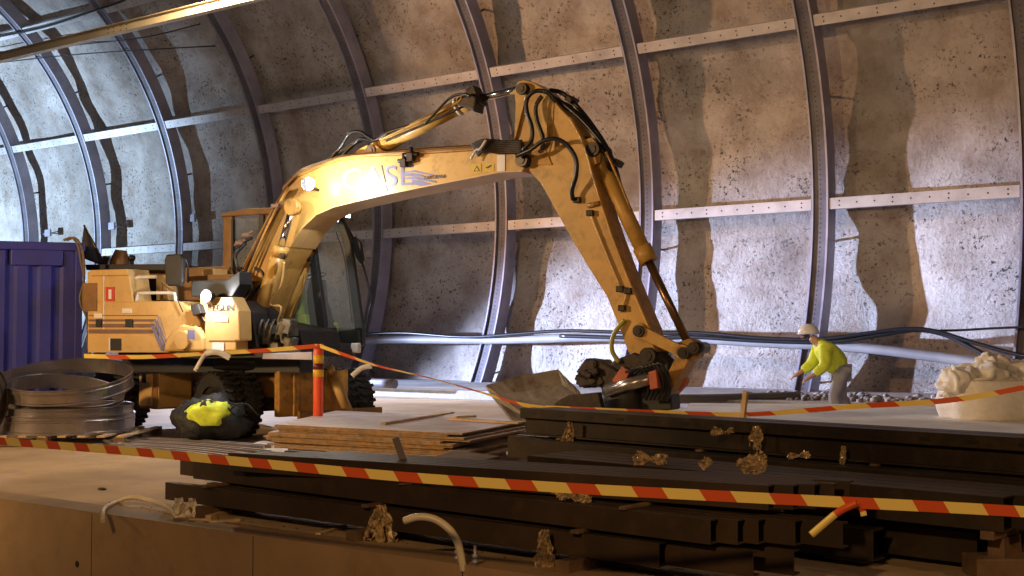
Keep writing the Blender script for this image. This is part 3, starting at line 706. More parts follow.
# --- quick coupler and rotator
cp = EP('coupler_plate', [(640, 360), (652, 348), (668, 362), (672, 410), (642, 414), (634, 395)], -.16, .14, BLK, bevel=.02)
EP('coupler_ear', [(600, 372), (614, 360), (634, 352), (645, 356), (648, 366), (640, 380), (618, 384)], -.22, .18, DRK, cp, .03)
EP('coupler_ear', [(575, 372), (585, 358), (600, 360), (617, 370), (634, 382), (600, 388), (585, 380)], -.26, .0, DRK, cp, .03)
pin(647, 356, -.28, .25, .1, parent=cp); pin(592, 364, -.3, .2, .05, parent=cp)
b = MB(); b.cyl(E(606, 391, -.36), E(652, 378, -.36), .075, n=20); tc_ = b.obj('tilt_cylinder', mat('shiny_grey_cylinder', (.5, .45, .42), .25, .8, .2, 8), cp)
EP('tilt_cylinder_end', [(648, 372), (656, 370), (658, 388), (650, 390)], -.46, -.26, REDP, tc_, .01)
EP('rotator_bracket', [(612, 380), (622, 366), (630, 372), (618, 392)], -.3, -.2, REDP, cp, .01)
rot = MB(); p = E(625, 402, -.05); rot.cyl(p-UP*.2, p+UP*.2, .28, n=28); rot.cyl(p-UP*.26, p-UP*.2, .34, n=28); rot.obj('rotator', BLK, cp, bevel=.01)
EP('rotator_flap', [(676, 395), (676, 370), (684, 370), (687, 382), (684, 386)], .1, .2, REDP, cp, .01)
for k in range(6):
    x = 636+k*4; ETube('hydraulic_hose', [(x-10, 372+k, -.34), (x+4, 368-k, -.42), (x+14, 378+k*2, -.35), (x+10, 400, -.3)], 0, .018, HOSE, cp, 6)
ETube('hydraulic_hose', [(625, 320, -.24), (614, 334, -.28), (612, 350, -.28), (619, 362, -.25)], 0, .028, mat('yellow_green_hose', (.35, .33, .04), .45), cp, 8, label='yellow-green hose beside the coupler')
b = MB()
for k in range(16):
    p = E(random.uniform(582, 606), random.uniform(368, 384), random.uniform(-.3, .1)); b.box(p, (random.uniform(.08, .22), random.uniform(.1, .2), random.uniform(.06, .15)), Matrix.Rotation(random.uniform(-.7, .7), 3, 'Y'))
b.obj('bucket_hanger', DRK, cp, bevel=.015)
# --- bucket (wide ditching bucket, tilted towards the camera)
def pl(lst, v): return [E(x, y, v) for x, y in lst]
bk = MB()
# open shell: cutting edge at left/bottom, curved back at top right
outer = [E(486, 386, -.75), E(540, 371, .05), E(558, 370, .05), E(579, 391, .0)]
inner = [E(500, 402, -.85), E(515, 412, -.9), E(560, 414, -.6), E(579, 391, .0)]
lip = [E(486, 386, -.75), E(508, 412, -1.0), E(530, 426, -1.0), E(560, 430, -.9)]
top = [E(486, 386, -.75), E(520, 376.5, -.25), E(558, 370, .15), E(579, 392, .1)]
mid = [E(492, 396, -.85), E(526, 392, -.35), E(562, 385, .05), E(584, 401, -.05)]
low = [E(502, 408, -1.0), E(534, 408, -.6), E(568, 404, -.25), E(588, 415, -.3)]
bot = [E(514, 424, -1.15), E(546, 426, -.9), E(574, 424, -.6), E(590, 430, -.5)]
rows = [[r[i].lerp(r[i+1], k/4) for i in range(3) for k in range(4)]+[r[3]] for r in (top, mid, low, bot)]
V = [[bk.bm.verts.new(v) for v in r] for r in rows]
for i in range(3):
    for k in range(len(V[0])-1): bk._f([V[i][k], V[i][k+1], V[i+1][k+1], V[i+1][k]], False)
bucket = bk.obj('bucket', BKT, ex, solid=.03)
EP('bucket_side', [(486, 386), (494, 390), (514, 406), (524, 413), (516, 424), (506, 410), (496, 398)], -.95, -.92, BKT, bucket, .004, vref=-.93)
EP('bucket_side', [(548, 412), (560, 400), (570, 395), (600, 392), (604, 412), (600, 432), (552, 432)], -.65, -.55, DRK, bucket, .01, vref=-.6)
# --- turntable and dark underside
b = MB(); p = Vector((0, 0, 0)); b.cyl((0, 0, .95), (0, 0, 1.18), .62, n=40); b.obj('turntable', BLK, ex)
EP('upper_frame', [(118, 355.5), (118, 351.5), (300, 349), (302, 357), (200, 359)], -.95, .2, BLK, bevel=.01)
EP('gap_shade_filler', [(122, 373), (122, 355), (300, 355), (300, 373)], -.5, -.1, BLK, bevel=.01)  # added black filler, stands for the shade between frame and undercarriage
EP('frame_bar', [(262, 359), (263, 353.5), (312, 352), (312, 360)], -1.0, -.9, RIBM, bevel=.006)
b = MB(); p = E(179, 354, -1.0); b.ball(p, .05, 12); b.obj('marker_lamp', WHT, ex)
b = MB(); p = E(356, 348, .3); b.box(p, (.12, .1, .14)); b.obj('marker_lamp', WHT, ex, bevel=.02)
# --- undercarriage with its own heading
PU = R_(46); cu_, su_ = math.cos(PU), math.sin(PU)
UX = RT*cu_-F0*su_; UY = RT*su_+F0*cu_
axc = CAM + F0*17.9 + RT*-3.19; axc.z = 0     # front axle centre
def U(x, y, z):  # undercarriage coords -> excavator local
    w_ = axc + UX*x + UY*y - EO; return Vector((w_.dot(EX), w_.dot(EY), z))
def ubox(mb, c, d):
    c = Vector(c); a = [U(c.x+sx*d[0]/2, c.y+sy*d[1]/2, c.z-d[2]/2) for sx, sy in ((-1, -1), (1, -1), (1, 1), (-1, 1))]
    mb.prism(a, (0, 0, d[2]))
b = MB(); ubox(b, (-1.6, 0, .72), (3.9, .85, .34)); ubox(b, (-1.6, 0, .5), (1.7, 1.0, .3)); ch = b.obj('chassis', BRN, ex, bevel=.02)
for ax0 in (0, -3.1):
    b = MB(); ubox(b, (ax0, 0, .46), (.22, 1.7, .2)); b.obj('axle', DRK, ch, bevel=.02)
b = MB(); ubox(b, (.62, 0, .62), (.12, 1.15, .62)); ubox(b, (.70, -.32, .62), (.06, .1, .62)); ubox(b, (.70, .2, .62), (.06, .1, .62)); b.obj('front_plate', YEL2, ch, bevel=.012)
b = MB(); b.cyl(U(.75, .25, .85), U(.95, .38, .35), .07, n=14); b.cyl(U(.75, .25, .9), U(.72, .2, 1.0), .05, n=12); b.obj('blade_cylinder', CRM, ch)
b = MB(); ubox(b, (.95, .25, .22), (.06, 1.4, .36)); b.obj('dozer_blade', BRN, ch, bevel=.01)
for (bx, by, bl, bw) in ((-1.75, -.92, .5, .56),):
    b = MB(); ubox(b, (bx, by, .64), (bl, bw, .58)); tb = b.obj('tool_box', BRN, ch, bevel=.015, )
    b = MB(); ubox(b, (bx-.05, by-bw/2-.012, .64), (bl*.74, .02, .50)); b.obj('tool_box_door', CRM, tb, bevel=.004)
    b = MB(); ubox(b, (bx-.08, by-bw/2-.03, .78), (.10, .02, .12)); b.obj('latch', BLK, tb)
    b = MB(); ubox(b, (bx+bl/2+.012, by, .64), (.02, bw-.04, .54)); b.obj('tool_box_side', CRM, tb, bevel=.004)
b = MB(); ubox(b, (-1.4, 1.0, .62), (1.0, .5, .5)); b.obj('step_box', BLK, ch, bevel=.02)
def wheel(x, y, sgn):
    c = U(x, y, .46); ay = (U(x, y+1, .46)-c).normalized(); ax = (U(x+1, y, .46)-c).normalized()
    b = MB(); prof_ = [(.26, -.12), (.40, -.135), (.44, -.11), (.445, 0), (.44, .11), (.40, .135), (.26, .12)]
    fr = []
    rings = []
    n = 40
    for i in range(n):
        a = 2*math.pi*i/n; rd = ax*math.cos(a)+UP*math.sin(a)
        rings.append([b.bm.verts.new(c+rd*r+ay*w) for r, w in prof_])
    for i in range(n):
        for k in range(len(prof_)-1): b._f([rings[i][k], rings[(i+1) % n][k], rings[(i+1) % n][k+1], rings[i][k+1]], True)
    for i in range(26):   # chevron lugs
        a = 2*math.pi*i/26; rd = ax*math.cos(a)+UP*math.sin(a); tg = -ax*math.sin(a)+UP*math.cos(a)
        for s in (-1, 1):
            o_ = c+rd*.438+ay*(s*.065); u1 = (ay*s+tg*.35).normalized(); u2 = u1.cross(rd).normalized()
            q = [o_+u1*.065+u2*.022, o_+u1*.065-u2*.022, o_-u1*.055-u2*.022, o_-u1*.055+u2*.022]
            b.prism([v+rd*0 for v in q], rd*.032)
    w_ = b.obj('wheel', TYRE, ex)
    b = MB(); b.cyl(c-ay*.09, c+ay*.09, .265, n=28); b.cyl(c-ay*.13, c+ay*.13, .10, n=20)
    for k in range(8):
        a = 2*math.pi*k/8; q = c+(ax*math.cos(a)+UP*math.sin(a))*.18; b.cyl(q-ay*.1, q+ay*.1, .018, n=6)
    b.obj('rim', DRK, w_)
    return w_
for x in (0, -3.1):
    for y in (-1.1, -.80, .80, 1.1): wheel(x, y, 1)
# small flag on the tail and a mast
# ------------------------------------------------------------------ blue container
cd = 18.3; cr = PD(83, 243, cd); cl_dir = (PD(-60, 243, cd)-cr); cl_dir.z = 0
ang = math.atan2(RT.y, RT.x)+R_(20)
ct = empty('shipping_container', Vector((cr.x, cr.y, 0)), ang)
tag(ct, 'dark blue corrugated steel container at the left photo edge', 'container')
hC = cr.z
b = MB(); n = 34; Lc = 3.0; prf = []
x = 0; k = 0
pts2 = [(-.06, 0)]
xx = -.12
while xx > -Lc:
    for dx, dy in ((0, 0), (-.14, 0), (-.19, .045), (-.26, .045)): pts2.append((xx+dx, dy))
    xx -= .31
fr = [(Vector((0, 0, z)), Vector((1, 0, 0)), Vector((0, 1, 0))) for z in (.18, hC-.12)]
b.sweep(pts2, fr, close_prof=False, caps=False); b.obj('corrugated_side', BLUE, ct, solid=.012)
b = MB(); b.box((-Lc/2, 1.1, hC-.03), (Lc+.05, 2.2, .06)); b.box((-Lc/2, 1.1, .1), (Lc, 2.2, .12)); b.box((-.03, 1.1, hC/2), (.05, 2.2, hC)); b.box((-Lc, 1.1, hC/2), (.05, 2.2, hC)); b.box((-Lc/2, 2.2, hC/2), (Lc, .05, hC)); b.obj('body', BLUE, ct)
b = MB(); b.box((-Lc/2, 0, hC-.06), (Lc+.06, .1, .12)); b.box((-Lc/2, 0, .1), (Lc+.06, .1, .18)); b.box((-.05, 0, hC/2), (.1, .1, hC)); b.box((-.62, -.02, hC-.2), (.7, .03, .28)); b.obj('corner_frame', BLUE, ct, bevel=.01)
ETc = MB()
base = Vector((0, -.08, hC))
def cw(px, py, d): return PD(px, py, d)
for off in (0, 3):
    w = [cw(64+off, 240, cd-.15), cw(72+off, 238, cd-.2), cw(78+off, 246, cd-.2), cw(81+off, 262, cd-.2), cw(84, 280+off, cd-.2), cw(80+off, 300, cd-.2), cw(87, 320, cd-.2), cw(88+off*.5, 345, cd-.2), cw(92, 372, cd-.2)]
    ETc.tube(w, .018, 6, spline=6)
o = ETc.obj('hanging_rope', ROPE); tag(o, 'brown ropes looped over the right corner of the blue container', 'rope')
# flag
b = MB(); f0, f1, f2 = PD(79, 256, 18.9), PD(84, 226, 18.9), PD(106, 268, 18.9)
n = 8; V = []
for i in range(n+1):
    row = []
    for j in range(n+1):
        s_ = i/n; t_ = j/n; p = f1.lerp(f0, s_*1.0).lerp(f1.lerp(f2, s_), t_); p = p+F0*.05*math.sin(t_*7+s_*3)*s_; row.append(b.bm.verts.new(p))
    V.append(row)
for i in range(n):
    for j in range(n): b._f([V[i][j], V[i][j+1], V[i+1][j+1], V[i+1][j]], True)
fo = b.obj('flag', FLAGM, solid=.006); tag(fo, 'small dark triangular flag standing between the container and the engine hood', 'flag')
b = MB(); b.tube([PD(84, 225, 18.92), PD(109, 272, 18.92)], .016, 6); b.obj('flag_pole', PIN, fo)

# ------------------------------------------------------------------ steel band coils on pallet
def pallet(cx, cy, rz, L, W, label):
    r = empty('pallet', Vector((cx, cy, 0)), rz); tag(r, label, 'pallet')
    for y in (-W/2+.06, 0, W/2-.06):
        b = MB(); b.box((0, y, .022), (L, .1, .022)); b.obj('bottom_board', WOODD, r)
        for x in (-L/2+.08, 0, L/2-.08):
            b = MB(); b.box((x, y, .075), (.14, .1, .082)); b.obj('block', WOODD, r)
    for k in range(9):
        b = MB(); b.box((-L/2+.06+k*(L-.12)/8, 0, .128), (.1, W, .022)); b.obj('deck_board', WOOD, r)
    return r
pc = G(66, 436, .14)
pa_ = math.atan2(RT.y, RT.x)
cofs = (pc-CAM)*(.9/(pc-CAM).dot(F0)); cofs.z = 0
pallet(pc.x+cofs.x, pc.y+cofs.y, pa_, 2.1, 1.75, 'low wooden pallet under the coiled steel bands')
def band(c, r, h, tilt, az, label, a0=0, a1=2*math.pi, m=COIL, rxy=1.0):
    b = MB(); n = 72
    w = h
    P = [(0, 0), (.02, .0), (.02, w*.10), (.006, w*.15), (.006, w*.62), (.014, w*.66), (.014, w*.72), (.006, w*.76), (.006, w*.9), (.02, w*.94), (.02, w), (0, w)]
    Rm = Matrix.Rotation(az, 3, 'Z') @ Matrix.Rotation(tilt, 3, 'X')
    fr = []
    for i in range(n+1):
        a = a0+(a1-a0)*i/n; rd = Vector((math.cos(a), math.sin(a)*rxy, 0))
        fr.append((c+Rm@(rd*r), Rm@rd, Rm@Vector((0, 0, 1))))
    b.sweep(P, fr, caps=True, smooth=False)
    o = b.obj('steel_band', m); tag(o, label, 'steel band', 'curved steel bands coiled on the pallet'); return o
cc = Vector((pc.x+cofs.x, pc.y+cofs.y, .142))
az = pa_
band(cc, .87, .24, 0, az, 'lowest wide steel ring of the coil, resting on the pallet')
band(cc+UP*.225, .85, .12, R_(1), az, 'narrow middle steel ring of the coil')
band(cc+UP*(.36+.2), .85, .2, R_(13), az, 'topmost steel ring of the coil, tipped towards the camera')
band(cc+UP*(.16+.19)+RT*-.03, .74, .2, R_(15), az+.7, 'inner steel ring lying slanted inside the coil')
b_ = band(PD(4, 400, 16.3)+UP*-.0+RT*-.42, .52, .2, R_(84), az-.2, 'dark steel ring standing on edge against the blue container', m=DRK)

# long steel strips on the deck
for k in range(4):
    a_, e_ = G(100+k*7, 437+k*3.2, .06), G(268, 446+k*5.5, .06)
    mid_ = a_.lerp(e_, .5)+F0*.22
    path = catmull([a_, mid_, e_], 10); b = MB(); fr = []
    for i, p in enumerate(path):
        t = (path[min(i+1, len(path)-1)]-path[max(i-1, 0)]).normalized(); s_ = t.cross(UP).normalized(); fr.append((Vector((p.x, p.y, 0)), s_, UP))
    b.use(STRIP); b.use(RIBD); b.use(STRIP); b.sweep([(-.075, 0), (-.075, .07), (-.05, .07), (-.05, .03), (.05, .03), (.05, .07), (.075, .07), (.075, 0)], fr, matf=lambda q: 0 if q in (0, 1, 5) else 1); o = b.obj('steel_strip', None)  # shade of the gaps put into the colour: dark inside, bright edges
    tag(o, 'long bent galvanised strip on the deck by the pallet, %s' % ['farthest of four', 'second farthest of four', 'second nearest of four', 'nearest of four'][k], 'steel strip', 'bent steel strips beside the pallet')

# black bag with hi-vis vest
bc0 = G(205, 445, 0)+F0*.25
def lump(name, c, rx, ry, rz_, m, amp=.18, sc_=3, seg=28, seed=0, flat=True, par=None, rot=0):
    b = MB(); b.ball((0, 0, 0), 1, seg)
    for v in b.bm.verts:
        p = v.co.copy(); d = 1+noise.noise(p*sc_+Vector((seed, seed*2, 0)))*amp*2+noise.noise(p*sc_*2.7+Vector((seed, 0, 5)))*amp
        q = Vector((p.x*rx*d, p.y*ry*d, p.z*rz_*d))
        if flat and q.z < -rz_*.55: q.z = -rz_*.55
        q = Matrix.Rotation(rot, 3, 'Z') @ q; v.co = q+c
    return b.obj(name, m, par)
bagr = lump('tool_bag', bc0+UP*.26, .47, .34, .34, BAGB, .2, 2.2, seed=1, rot=pa_)
tag(bagr, 'black tool bag with yellow vest draped over it, on the deck before the wheels', 'bag')
vst = lump('hi_vis_vest', bc0+UP*.36-F0*.17+RT*.02,   .30, .22, .20, HIV, .16, 2.2, seed=4, rot=pa_); tag(vst, 'crumpled yellow hi-vis vest lying over the black tool bag', 'vest')
b = MB()
for k in range(5):
    s_ = bc0+RT*(-.35+k*.15)-F0*.2+UP*.2; b.tube([s_, s_+RT*.06+UP*.25, s_+RT*.25+UP*.33, s_+RT*.42+UP*.18], .012, 6, spline=5)
b.obj('strap', BLK, bagr)
# ------------------------------------------------------------------ plywood stack
z0 = .16
c1, c2, c3, c4 = G(272, 424, .42), G(458, 433, .42), G(528, 420, .42), G(335, 410, .42)
ctr = (c1+c2+c3+c4)*.25
b1 = MB(); dirx = (c2-c1).normalized(); diry = (c4-c1).normalized()
for t_ in (.12, .5, .88):
    p, q = c1.lerp(c2, t_), c4.lerp(c3, t_); b = MB(); d_ = (q-p); s_ = d_.cross(UP).normalized()*.05
    b.prism([Vector((p.x, p.y, 0))-s_, Vector((p.x, p.y, 0))+s_, Vector((q.x, q.y, 0))+s_, Vector((q.x, q.y, 0))-s_], (0, 0, z0)); o = b.obj('timber_bearer', WOODD)
    tag(o, 'square timber bearer under the plywood stack, %s' % {.12: 'at its left end', .5: 'under its middle', .88: 'at its right end'}[t_], 'timber', 'bearers under the plywood')
ns_ = 12; th_ = (.42-z0)/ns_
for k in range(ns_):
    j1 = Vector((random.uniform(-.1, .1), random.uniform(-.07, .07), 0)); rot = random.uniform(-.02, .02)
    if k >= ns_-2: j1 *= .4
    ext = random.uniform(-.12, .14) if k < ns_-1 else 0
    pts = []
    for p in (c1, c2, c3, c4):
        v = p-ctr; v.z = 0; v = Matrix.Rotation(rot, 3, 'Z') @ v; v = v+dirx*(ext if p in (c2, c3) else -ext*.2); q = Vector((ctr.x, ctr.y, 0))+v+j1; q.z = z0+k*th_; pts.append(q)
    b = MB(); b.use(PLYE); b.prism(pts, (0, 0, th_-.0035)); b.use(PLY)
    b.bm.faces.ensure_lookup_table(); 
    for f in b.bm.faces:
        if abs(f.normal.z if f.normal.length else 0) > .5 or len({round(v.co.z, 4) for v in f.verts}) == 1: f.material_index = 1
    o = b.obj('plywood_sheet', None)
    pos = 'topmost of the stack' if k == ns_-1 else ('lowest of the stack' if k == 0 else '%s sheet up in the stack' % ORD[k] if k < 11 else 'second from the top')
    tag(o, 'film-faced plywood sheet beside the orange post, '+pos, 'plywood sheet', 'stacked plywood sheets')
for k, (a, bb) in enumerate((((383, 424.5), (452, 413.5)), ((448, 420), (520, 424)), ((455, 418), (475, 417)))):
    p, q = G(*a, .425), G(*bb, .425); d_ = (q-p); s_ = d_.cross(UP).normalized()*.03
    b = MB(); b.prism([p-s_, p+s_, q+s_, q-s_], (0, 0, .022)); o = b.obj('timber_batten', WOOD); tag(o, ['long pale timber batten lying across the plywood stack', 'pale batten along the right edge of the plywood stack', 'short timber offcut on the plywood stack'][k], 'batten', 'battens on the plywood')

# orange-red post
pb = PD(318, 430, 15.6); pb.z = 0; ptop = PD(318, 344, 15.6).z
b = MB(); r_ = .062; b.cyl(pb, pb+UP*ptop, r_, n=24)
post_ = b.obj('barrier_post', ORG, bevel=.006); tag(post_, 'orange-red barrier post with yellow reflector bands behind the plywood', 'post')
def zrow(py): return PD(318, py, 15.6).z
for (y0, y1, m_) in ((355, 363.5, REFL), (363.5, 369.5, DREFL), (369.5, 376.5, REFL)):
    b = MB(); b.cyl(Vector((pb.x, pb.y, zrow(y1))), Vector((pb.x, pb.y, zrow(y0))), r_+.003, n=24); b.obj('reflector_band', m_, post_)
b = MB(); b.cyl(pb, pb+UP*.05, .2, .16, n=24); b.obj('base', BLK, post_)

# ------------------------------------------------------------------ barrier tapes
def tape(name, pts, w, label, period=.36, twist=0, grp=None):
    path = catmull([Vector(p) for p in pts], 14); b = MB(); uvl = b.bm.loops.layers.uv.new('UVMap'); L_ = 0; rows = []
    for i, p in enumerate(path):
        if i: L_ += (path[i]-path[i-1]).length
        t = (path[min(i+1, len(path)-1)]-path[max(i-1, 0)]).normalized(); nn = t.cross(UP).normalized()
        a = twist*math.sin(L_*.9)*1.2+.12; up = (UP*math.cos(a)+nn*math.sin(a))
        rows.append((b.bm.verts.new(p-up*w/2), b.bm.verts.new(p+up*w/2), L_/period))
    for i in range(len(rows)-1):
        f = b._f([rows[i][0], rows[i+1][0], rows[i+1][1], rows[i][1]], True)
        for lp, (u, v) in zip(f.loops, ((rows[i][2], 0), (rows[i+1][2], 0), (rows[i+1][2], 1), (rows[i][2], 1))): lp[uvl].uv = (u, v)
    me = bpy.data.meshes.new(name); b.bm.to_mesh(me); b.bm.free(); me.materials.append(TAPE)
    o = bpy.data.objects.new(name, me); C.objects.link(o); tag(o, label, 'barrier tape', grp or 'red and yellow barrier tapes'); return o
Tp = [(-60, 434, 9.6), (0, 441, 9.0), (120, 450.5, 8.1), (250, 462.5, 7.4), (400, 476.5, 6.9), (560, 487.5, 6.5), (700, 495, 6.3), (850, 502.5, 6.1), (950, 507.5, 6.1), (1080, 515, 6.1)]
tape('barrier_tape', [PD(*p) for p in Tp], .055, 'red and yellow barrier tape stretched across the foreground over the beams', .34)
t2 = [(84, 356, 16.0), (140, 357, 15.9), (200, 354, 15.8), (262, 350.5, 15.65), (317, 346, 15.5)]
tape('barrier_tape', [PD(*p) for p in t2], .055, 'red and yellow barrier tape from the orange post left past the side panel', .62, .3)
t3 = [(320, 346, 15.5), (345, 355, 15.3), (380, 366.5, 15), (430, 378, 14.6), (480, 392, 14.2), (520, 404, 13.9), (545, 408, 13.8)]
tape('barrier_tape', [PD(*p) for p in t3], .05, 'red and yellow barrier tape drooping from the orange post towards the bucket', .6, .8)
t4 = [(545, 408, 13.8), (600, 410, 13.6), (680, 413, 13.4), (744, 414.5, 13.2), (800, 411, 13.0), (860, 406, 12.8), (930, 402, 12.7), (985, 395, 12.6), (1060, 380, 12.4)]
tape('barrier_tape', [PD(*p) for p in t4], .055, 'red and yellow barrier tape passing in front of the white bag', .62, .4)
# tape ends / knots
def ribbon(pts, w, label, m=WHT, cat='tape end', solid=.003):
    path = catmull([Vector(p) for p in pts], 6); b = MB(); prev = None; uvl = b.bm.loops.layers.uv.new('UVMap')
    for i, p in enumerate(path):
        t = (path[min(i+1, len(path)-1)]-path[max(i-1, 0)]).normalized(); s_ = t.cross(F0).normalized()*w/2
        cur = (b.bm.verts.new(p-s_), b.bm.verts.new(p+s_))
        if prev:
            f = b._f([prev[0], cur[0], cur[1], prev[1]], True)
            for lp in f.loops: lp[uvl].uv = (.52+i*.055, 0)
        prev = cur
    o = b.obj('tape_end', m, solid=solid); tag(o, label, cat, 'loose tape ends'); return o
ribbon([PD(205, 354, 15.75), PD(212, 352, 15.7), PD(220, 353, 15.7), PD(230, 358, 15.7)], .07, 'pale loose tape end right of the knot by the side panel', WHT)
ribbon([PD(205, 354, 15.75), PD(200, 362, 15.7), PD(195, 371, 15.7)], .05, 'pale loose tape end hanging left below the side panel', WHT)
ribbon([PD(372, 366, 15.0), PD(362, 368, 15.0), PD(352, 376, 15.0)], .06, 'pale loose tape end hanging by the rib next to the front wheels', WHT)
ribbon([PD(857, 503, 6.08), PD(840, 511, 6.05), PD(826, 522, 6.05), PD(811, 535, 6.05)], .035, 'red and white loose tape end hanging over the beam ends', TAPE)
ribbon([PD(857, 503, 6.08), PD(862, 509, 6.1), PD(864, 516, 6.1)], .03, 'short curled tape end at the knot over the beam ends', TAPE)
# ------------------------------------------------------------------ beams
def channel(name, p0, p1, h, w, m, label, grp, t=.012, slots=0, back=1):
    """C-channel, p0/p1: bottom front line; web faces the camera side"""
    d_ = (p1-p0); d_.z = 0; d_.normalize(); n_ = Vector((-d_.y, d_.x, 0))*back
    P = [(0, 0), (w, 0), (w, t), (t, t), (t, h-t), (w, h-t), (w, h), (0, h)]
    b = MB(); b.use(m); b.use(HOLE); b.use(m)
    b.sweep(P, [(p0, n_, UP), (p1, n_, UP)])
    if slots:
        b.mi = 1; Lb = (p1-p0).length
        for k in range(int(Lb/slots)):
            c = p0+(p1-p0)*((k+.5)*slots/Lb)+UP*(h*.80)-n_*.001
            b.box(c, (.075, .006, .024), Matrix.Rotation(math.atan2(d_.y, d_.x), 3, 'Z'))
    o = b.obj(name, None, bevel=.003); tag(o, label, 'steel beam', grp); return o
H0 = .14
perp = Vector((.0, 1, 0))
A0, A1 = G(165, 499.5, .08), G(659, 568, .08)
B0, B1 = G(193, 478.5, .245), G(710, 545, .245)
C0, C1 = G(228, 452.5, .50), G(768, 485.6, .56)
C0.z -= H0; C1.z -= H0
def vary(p0, p1, a, bb):
    d_ = (p1-p0).normalized(); return p0+d_*a, p1+d_*bb
ndir = Vector((-(A1-A0).y, (A1-A0).x, 0)).normalized()
rowsF = [('bottom', A0, A1, 5, [0, .5, .3, .9, .4], [0, .55, .35, .7, .5]), ('middle', B0, B1, 6, [0, -.32, .25, .6, .1, .4], [0, .12, .2, .38, .62, .5]), ('top', C0, C1, 6, [0, .18, .08, .45, .25, .6], [0, .11, .2, .28, .1, .3])]
for nm, p0, p1, n, sa, sb in rowsF:
    for k in range(n):
        off_ = ndir*(.092*k)
        if nm == 'top': off_ = Vector((-(p1-p0).y, (p1-p0).x, 0)).normalized()*(.088*k)
        q0, q1 = vary(p0+off_, p1+off_, sa[k], sb[k])
        channel('steel_channel', q0, q1, H0, .075, BROWNB, 'dark brown steel channel in the front pile, %s layer, %s' % (nm, 'front-most' if k == 0 else ORD[k]+' row back'), 'steel channels of the front pile')
def bearer(c, L, h, rz, z, label, m=WOODD, w=.1):
    b = MB(); b.box(Vector((c.x, c.y, z+h/2)), (L, w, h), Matrix.Rotation(rz, 3, 'Z')); o = b.obj('timber_bearer', m, bevel=.004); tag(o, label, 'timber', 'bearers under the front pile'); return o
adir = math.atan2(ndir.y, ndir.x)
for k, t_ in enumerate((.12, .5, .88)):
    c = A0.lerp(A1, t_)+ndir*.28; bearer(c, .9, .08, adir, 0, ['timber bearer under the left end of the front pile', 'timber bearer under the middle of the front pile', 'timber bearer under the right end of the front pile'][k])
    bearer(c+ndir*.02, .7, .023, adir, .2215, ['thin timber spacer between bottom and middle layers, left', 'thin timber spacer between bottom and middle layers, centre', 'thin timber spacer between bottom and middle layers, right'][k], w=.06)
    cz = C0.lerp(C1, t_).z; cm = B0.lerp(B1, t_)+ndir*.28
    z1_ = .245+H0
    bearer(cm, .6, max(.01, cz-z1_-.008), adir, z1_, ['timber spacer under the top layer of the front pile, left', 'timber spacer under the top layer of the front pile, centre', 'timber spacer under the top layer of the front pile, right'][k], w=.05)
# rear pile
def hbeam(p0, p1, h, w, m, label, grp, slots=0):
    d_ = (p1-p0); d_.z = 0; d_.normalize(); n_ = Vector((-d_.y, d_.x, 0)); t = .016
    P = [(0, 0), (w, 0), (w, t), (w*.5+t/2, t), (w*.5+t/2, h-t), (w, h-t), (w, h), (0, h), (0, h-.09), (w*.38, h-.105), (w*.38, t), (0, t)]
    b = MB(); b.use(m); b.use(HOLE); b.use(m); b.sweep(P, [(p0, n_, UP), (p1, n_, UP)])
    b.mi = 1; Lb = (p1-p0).length
    if slots:
        for k in range(int(Lb/slots)):
            c = p0+(p1-p0)*((k+.5)*slots/Lb)+UP*(h-.045)-n_*.001
            b.box(c, (.085, .006, .026), Matrix.Rotation(math.atan2(d_.y, d_.x), 3, 'Z'))
    o = b.obj('steel_beam', None, bevel=.003); tag(o, label, 'steel beam', grp); return o
T0, T1 = G(520, 408, .72), G(1100, 442.6, .72)
hT = .25; T0.z -= hT; T1.z -= hT
nT = Vector((-(T1-T0).y, (T1-T0).x, 0)).normalized(); dT = (T1-T0).normalized()
for k in range(2):
    hbeam(T0+nT*.2*k+dT*.1*k, T1+nT*.2*k, hT, .18, BROWNC, 'dark slotted steel beam on top of the rear pile, %s row' % ['front', 'back'][k], 'slotted beams of the rear pile', .36)
for k in range(4):
    hb = .2; q0 = T0-nT*(.22-.2*k)+dT*[.35, -.15, .2, .1][k]; q1 = T1-nT*(.22-.2*k); q0 = Vector((q0.x, q0.y, .25)); q1 = Vector((q1.x, q1.y, .25))
    channel('steel_channel', q0, q1, hb, .17, BROWNC, 'dark steel channel of the rear pile under the slotted beams, %s' % ['jutting furthest forward', 'second row', 'third row', 'back row'][k], 'channels under the slotted beams')
M0, M1 = G(527, 455.5, .48), G(1003, 497.5, .48); M0.z -= .2; M1.z -= .2
nM = Vector((-(M1-M0).y, (M1-M0).x, 0)).normalized(); dM = (M1-M0).normalized()
for k in range(4):
    channel('steel_channel', M0+nM*.165*k, M1+nM*.165*k+dM*[0, .12, .6, .9][k], .2, .15, BROWNC, 'dark steel channel of the low pile with timber wedges, upper layer, %s' % ['front', 'second', 'third', 'back'][k], 'channels of the low middle pile')
N1 = G(873, 562, .04); N0 = N1-dM*3.6
N0_, N1_ = N0, N1
for k in range(4):
    channel('steel_channel', N0+nM*.165*k, N1+nM*.165*k+dM*[0, -.06, .5, .9][k], .19, .15, BROWNC, 'dark steel channel of the low pile, lower layer, %s' % ['front, its end beside the tape knot', 'second', 'third', 'back'][k], 'channels of the low middle pile')
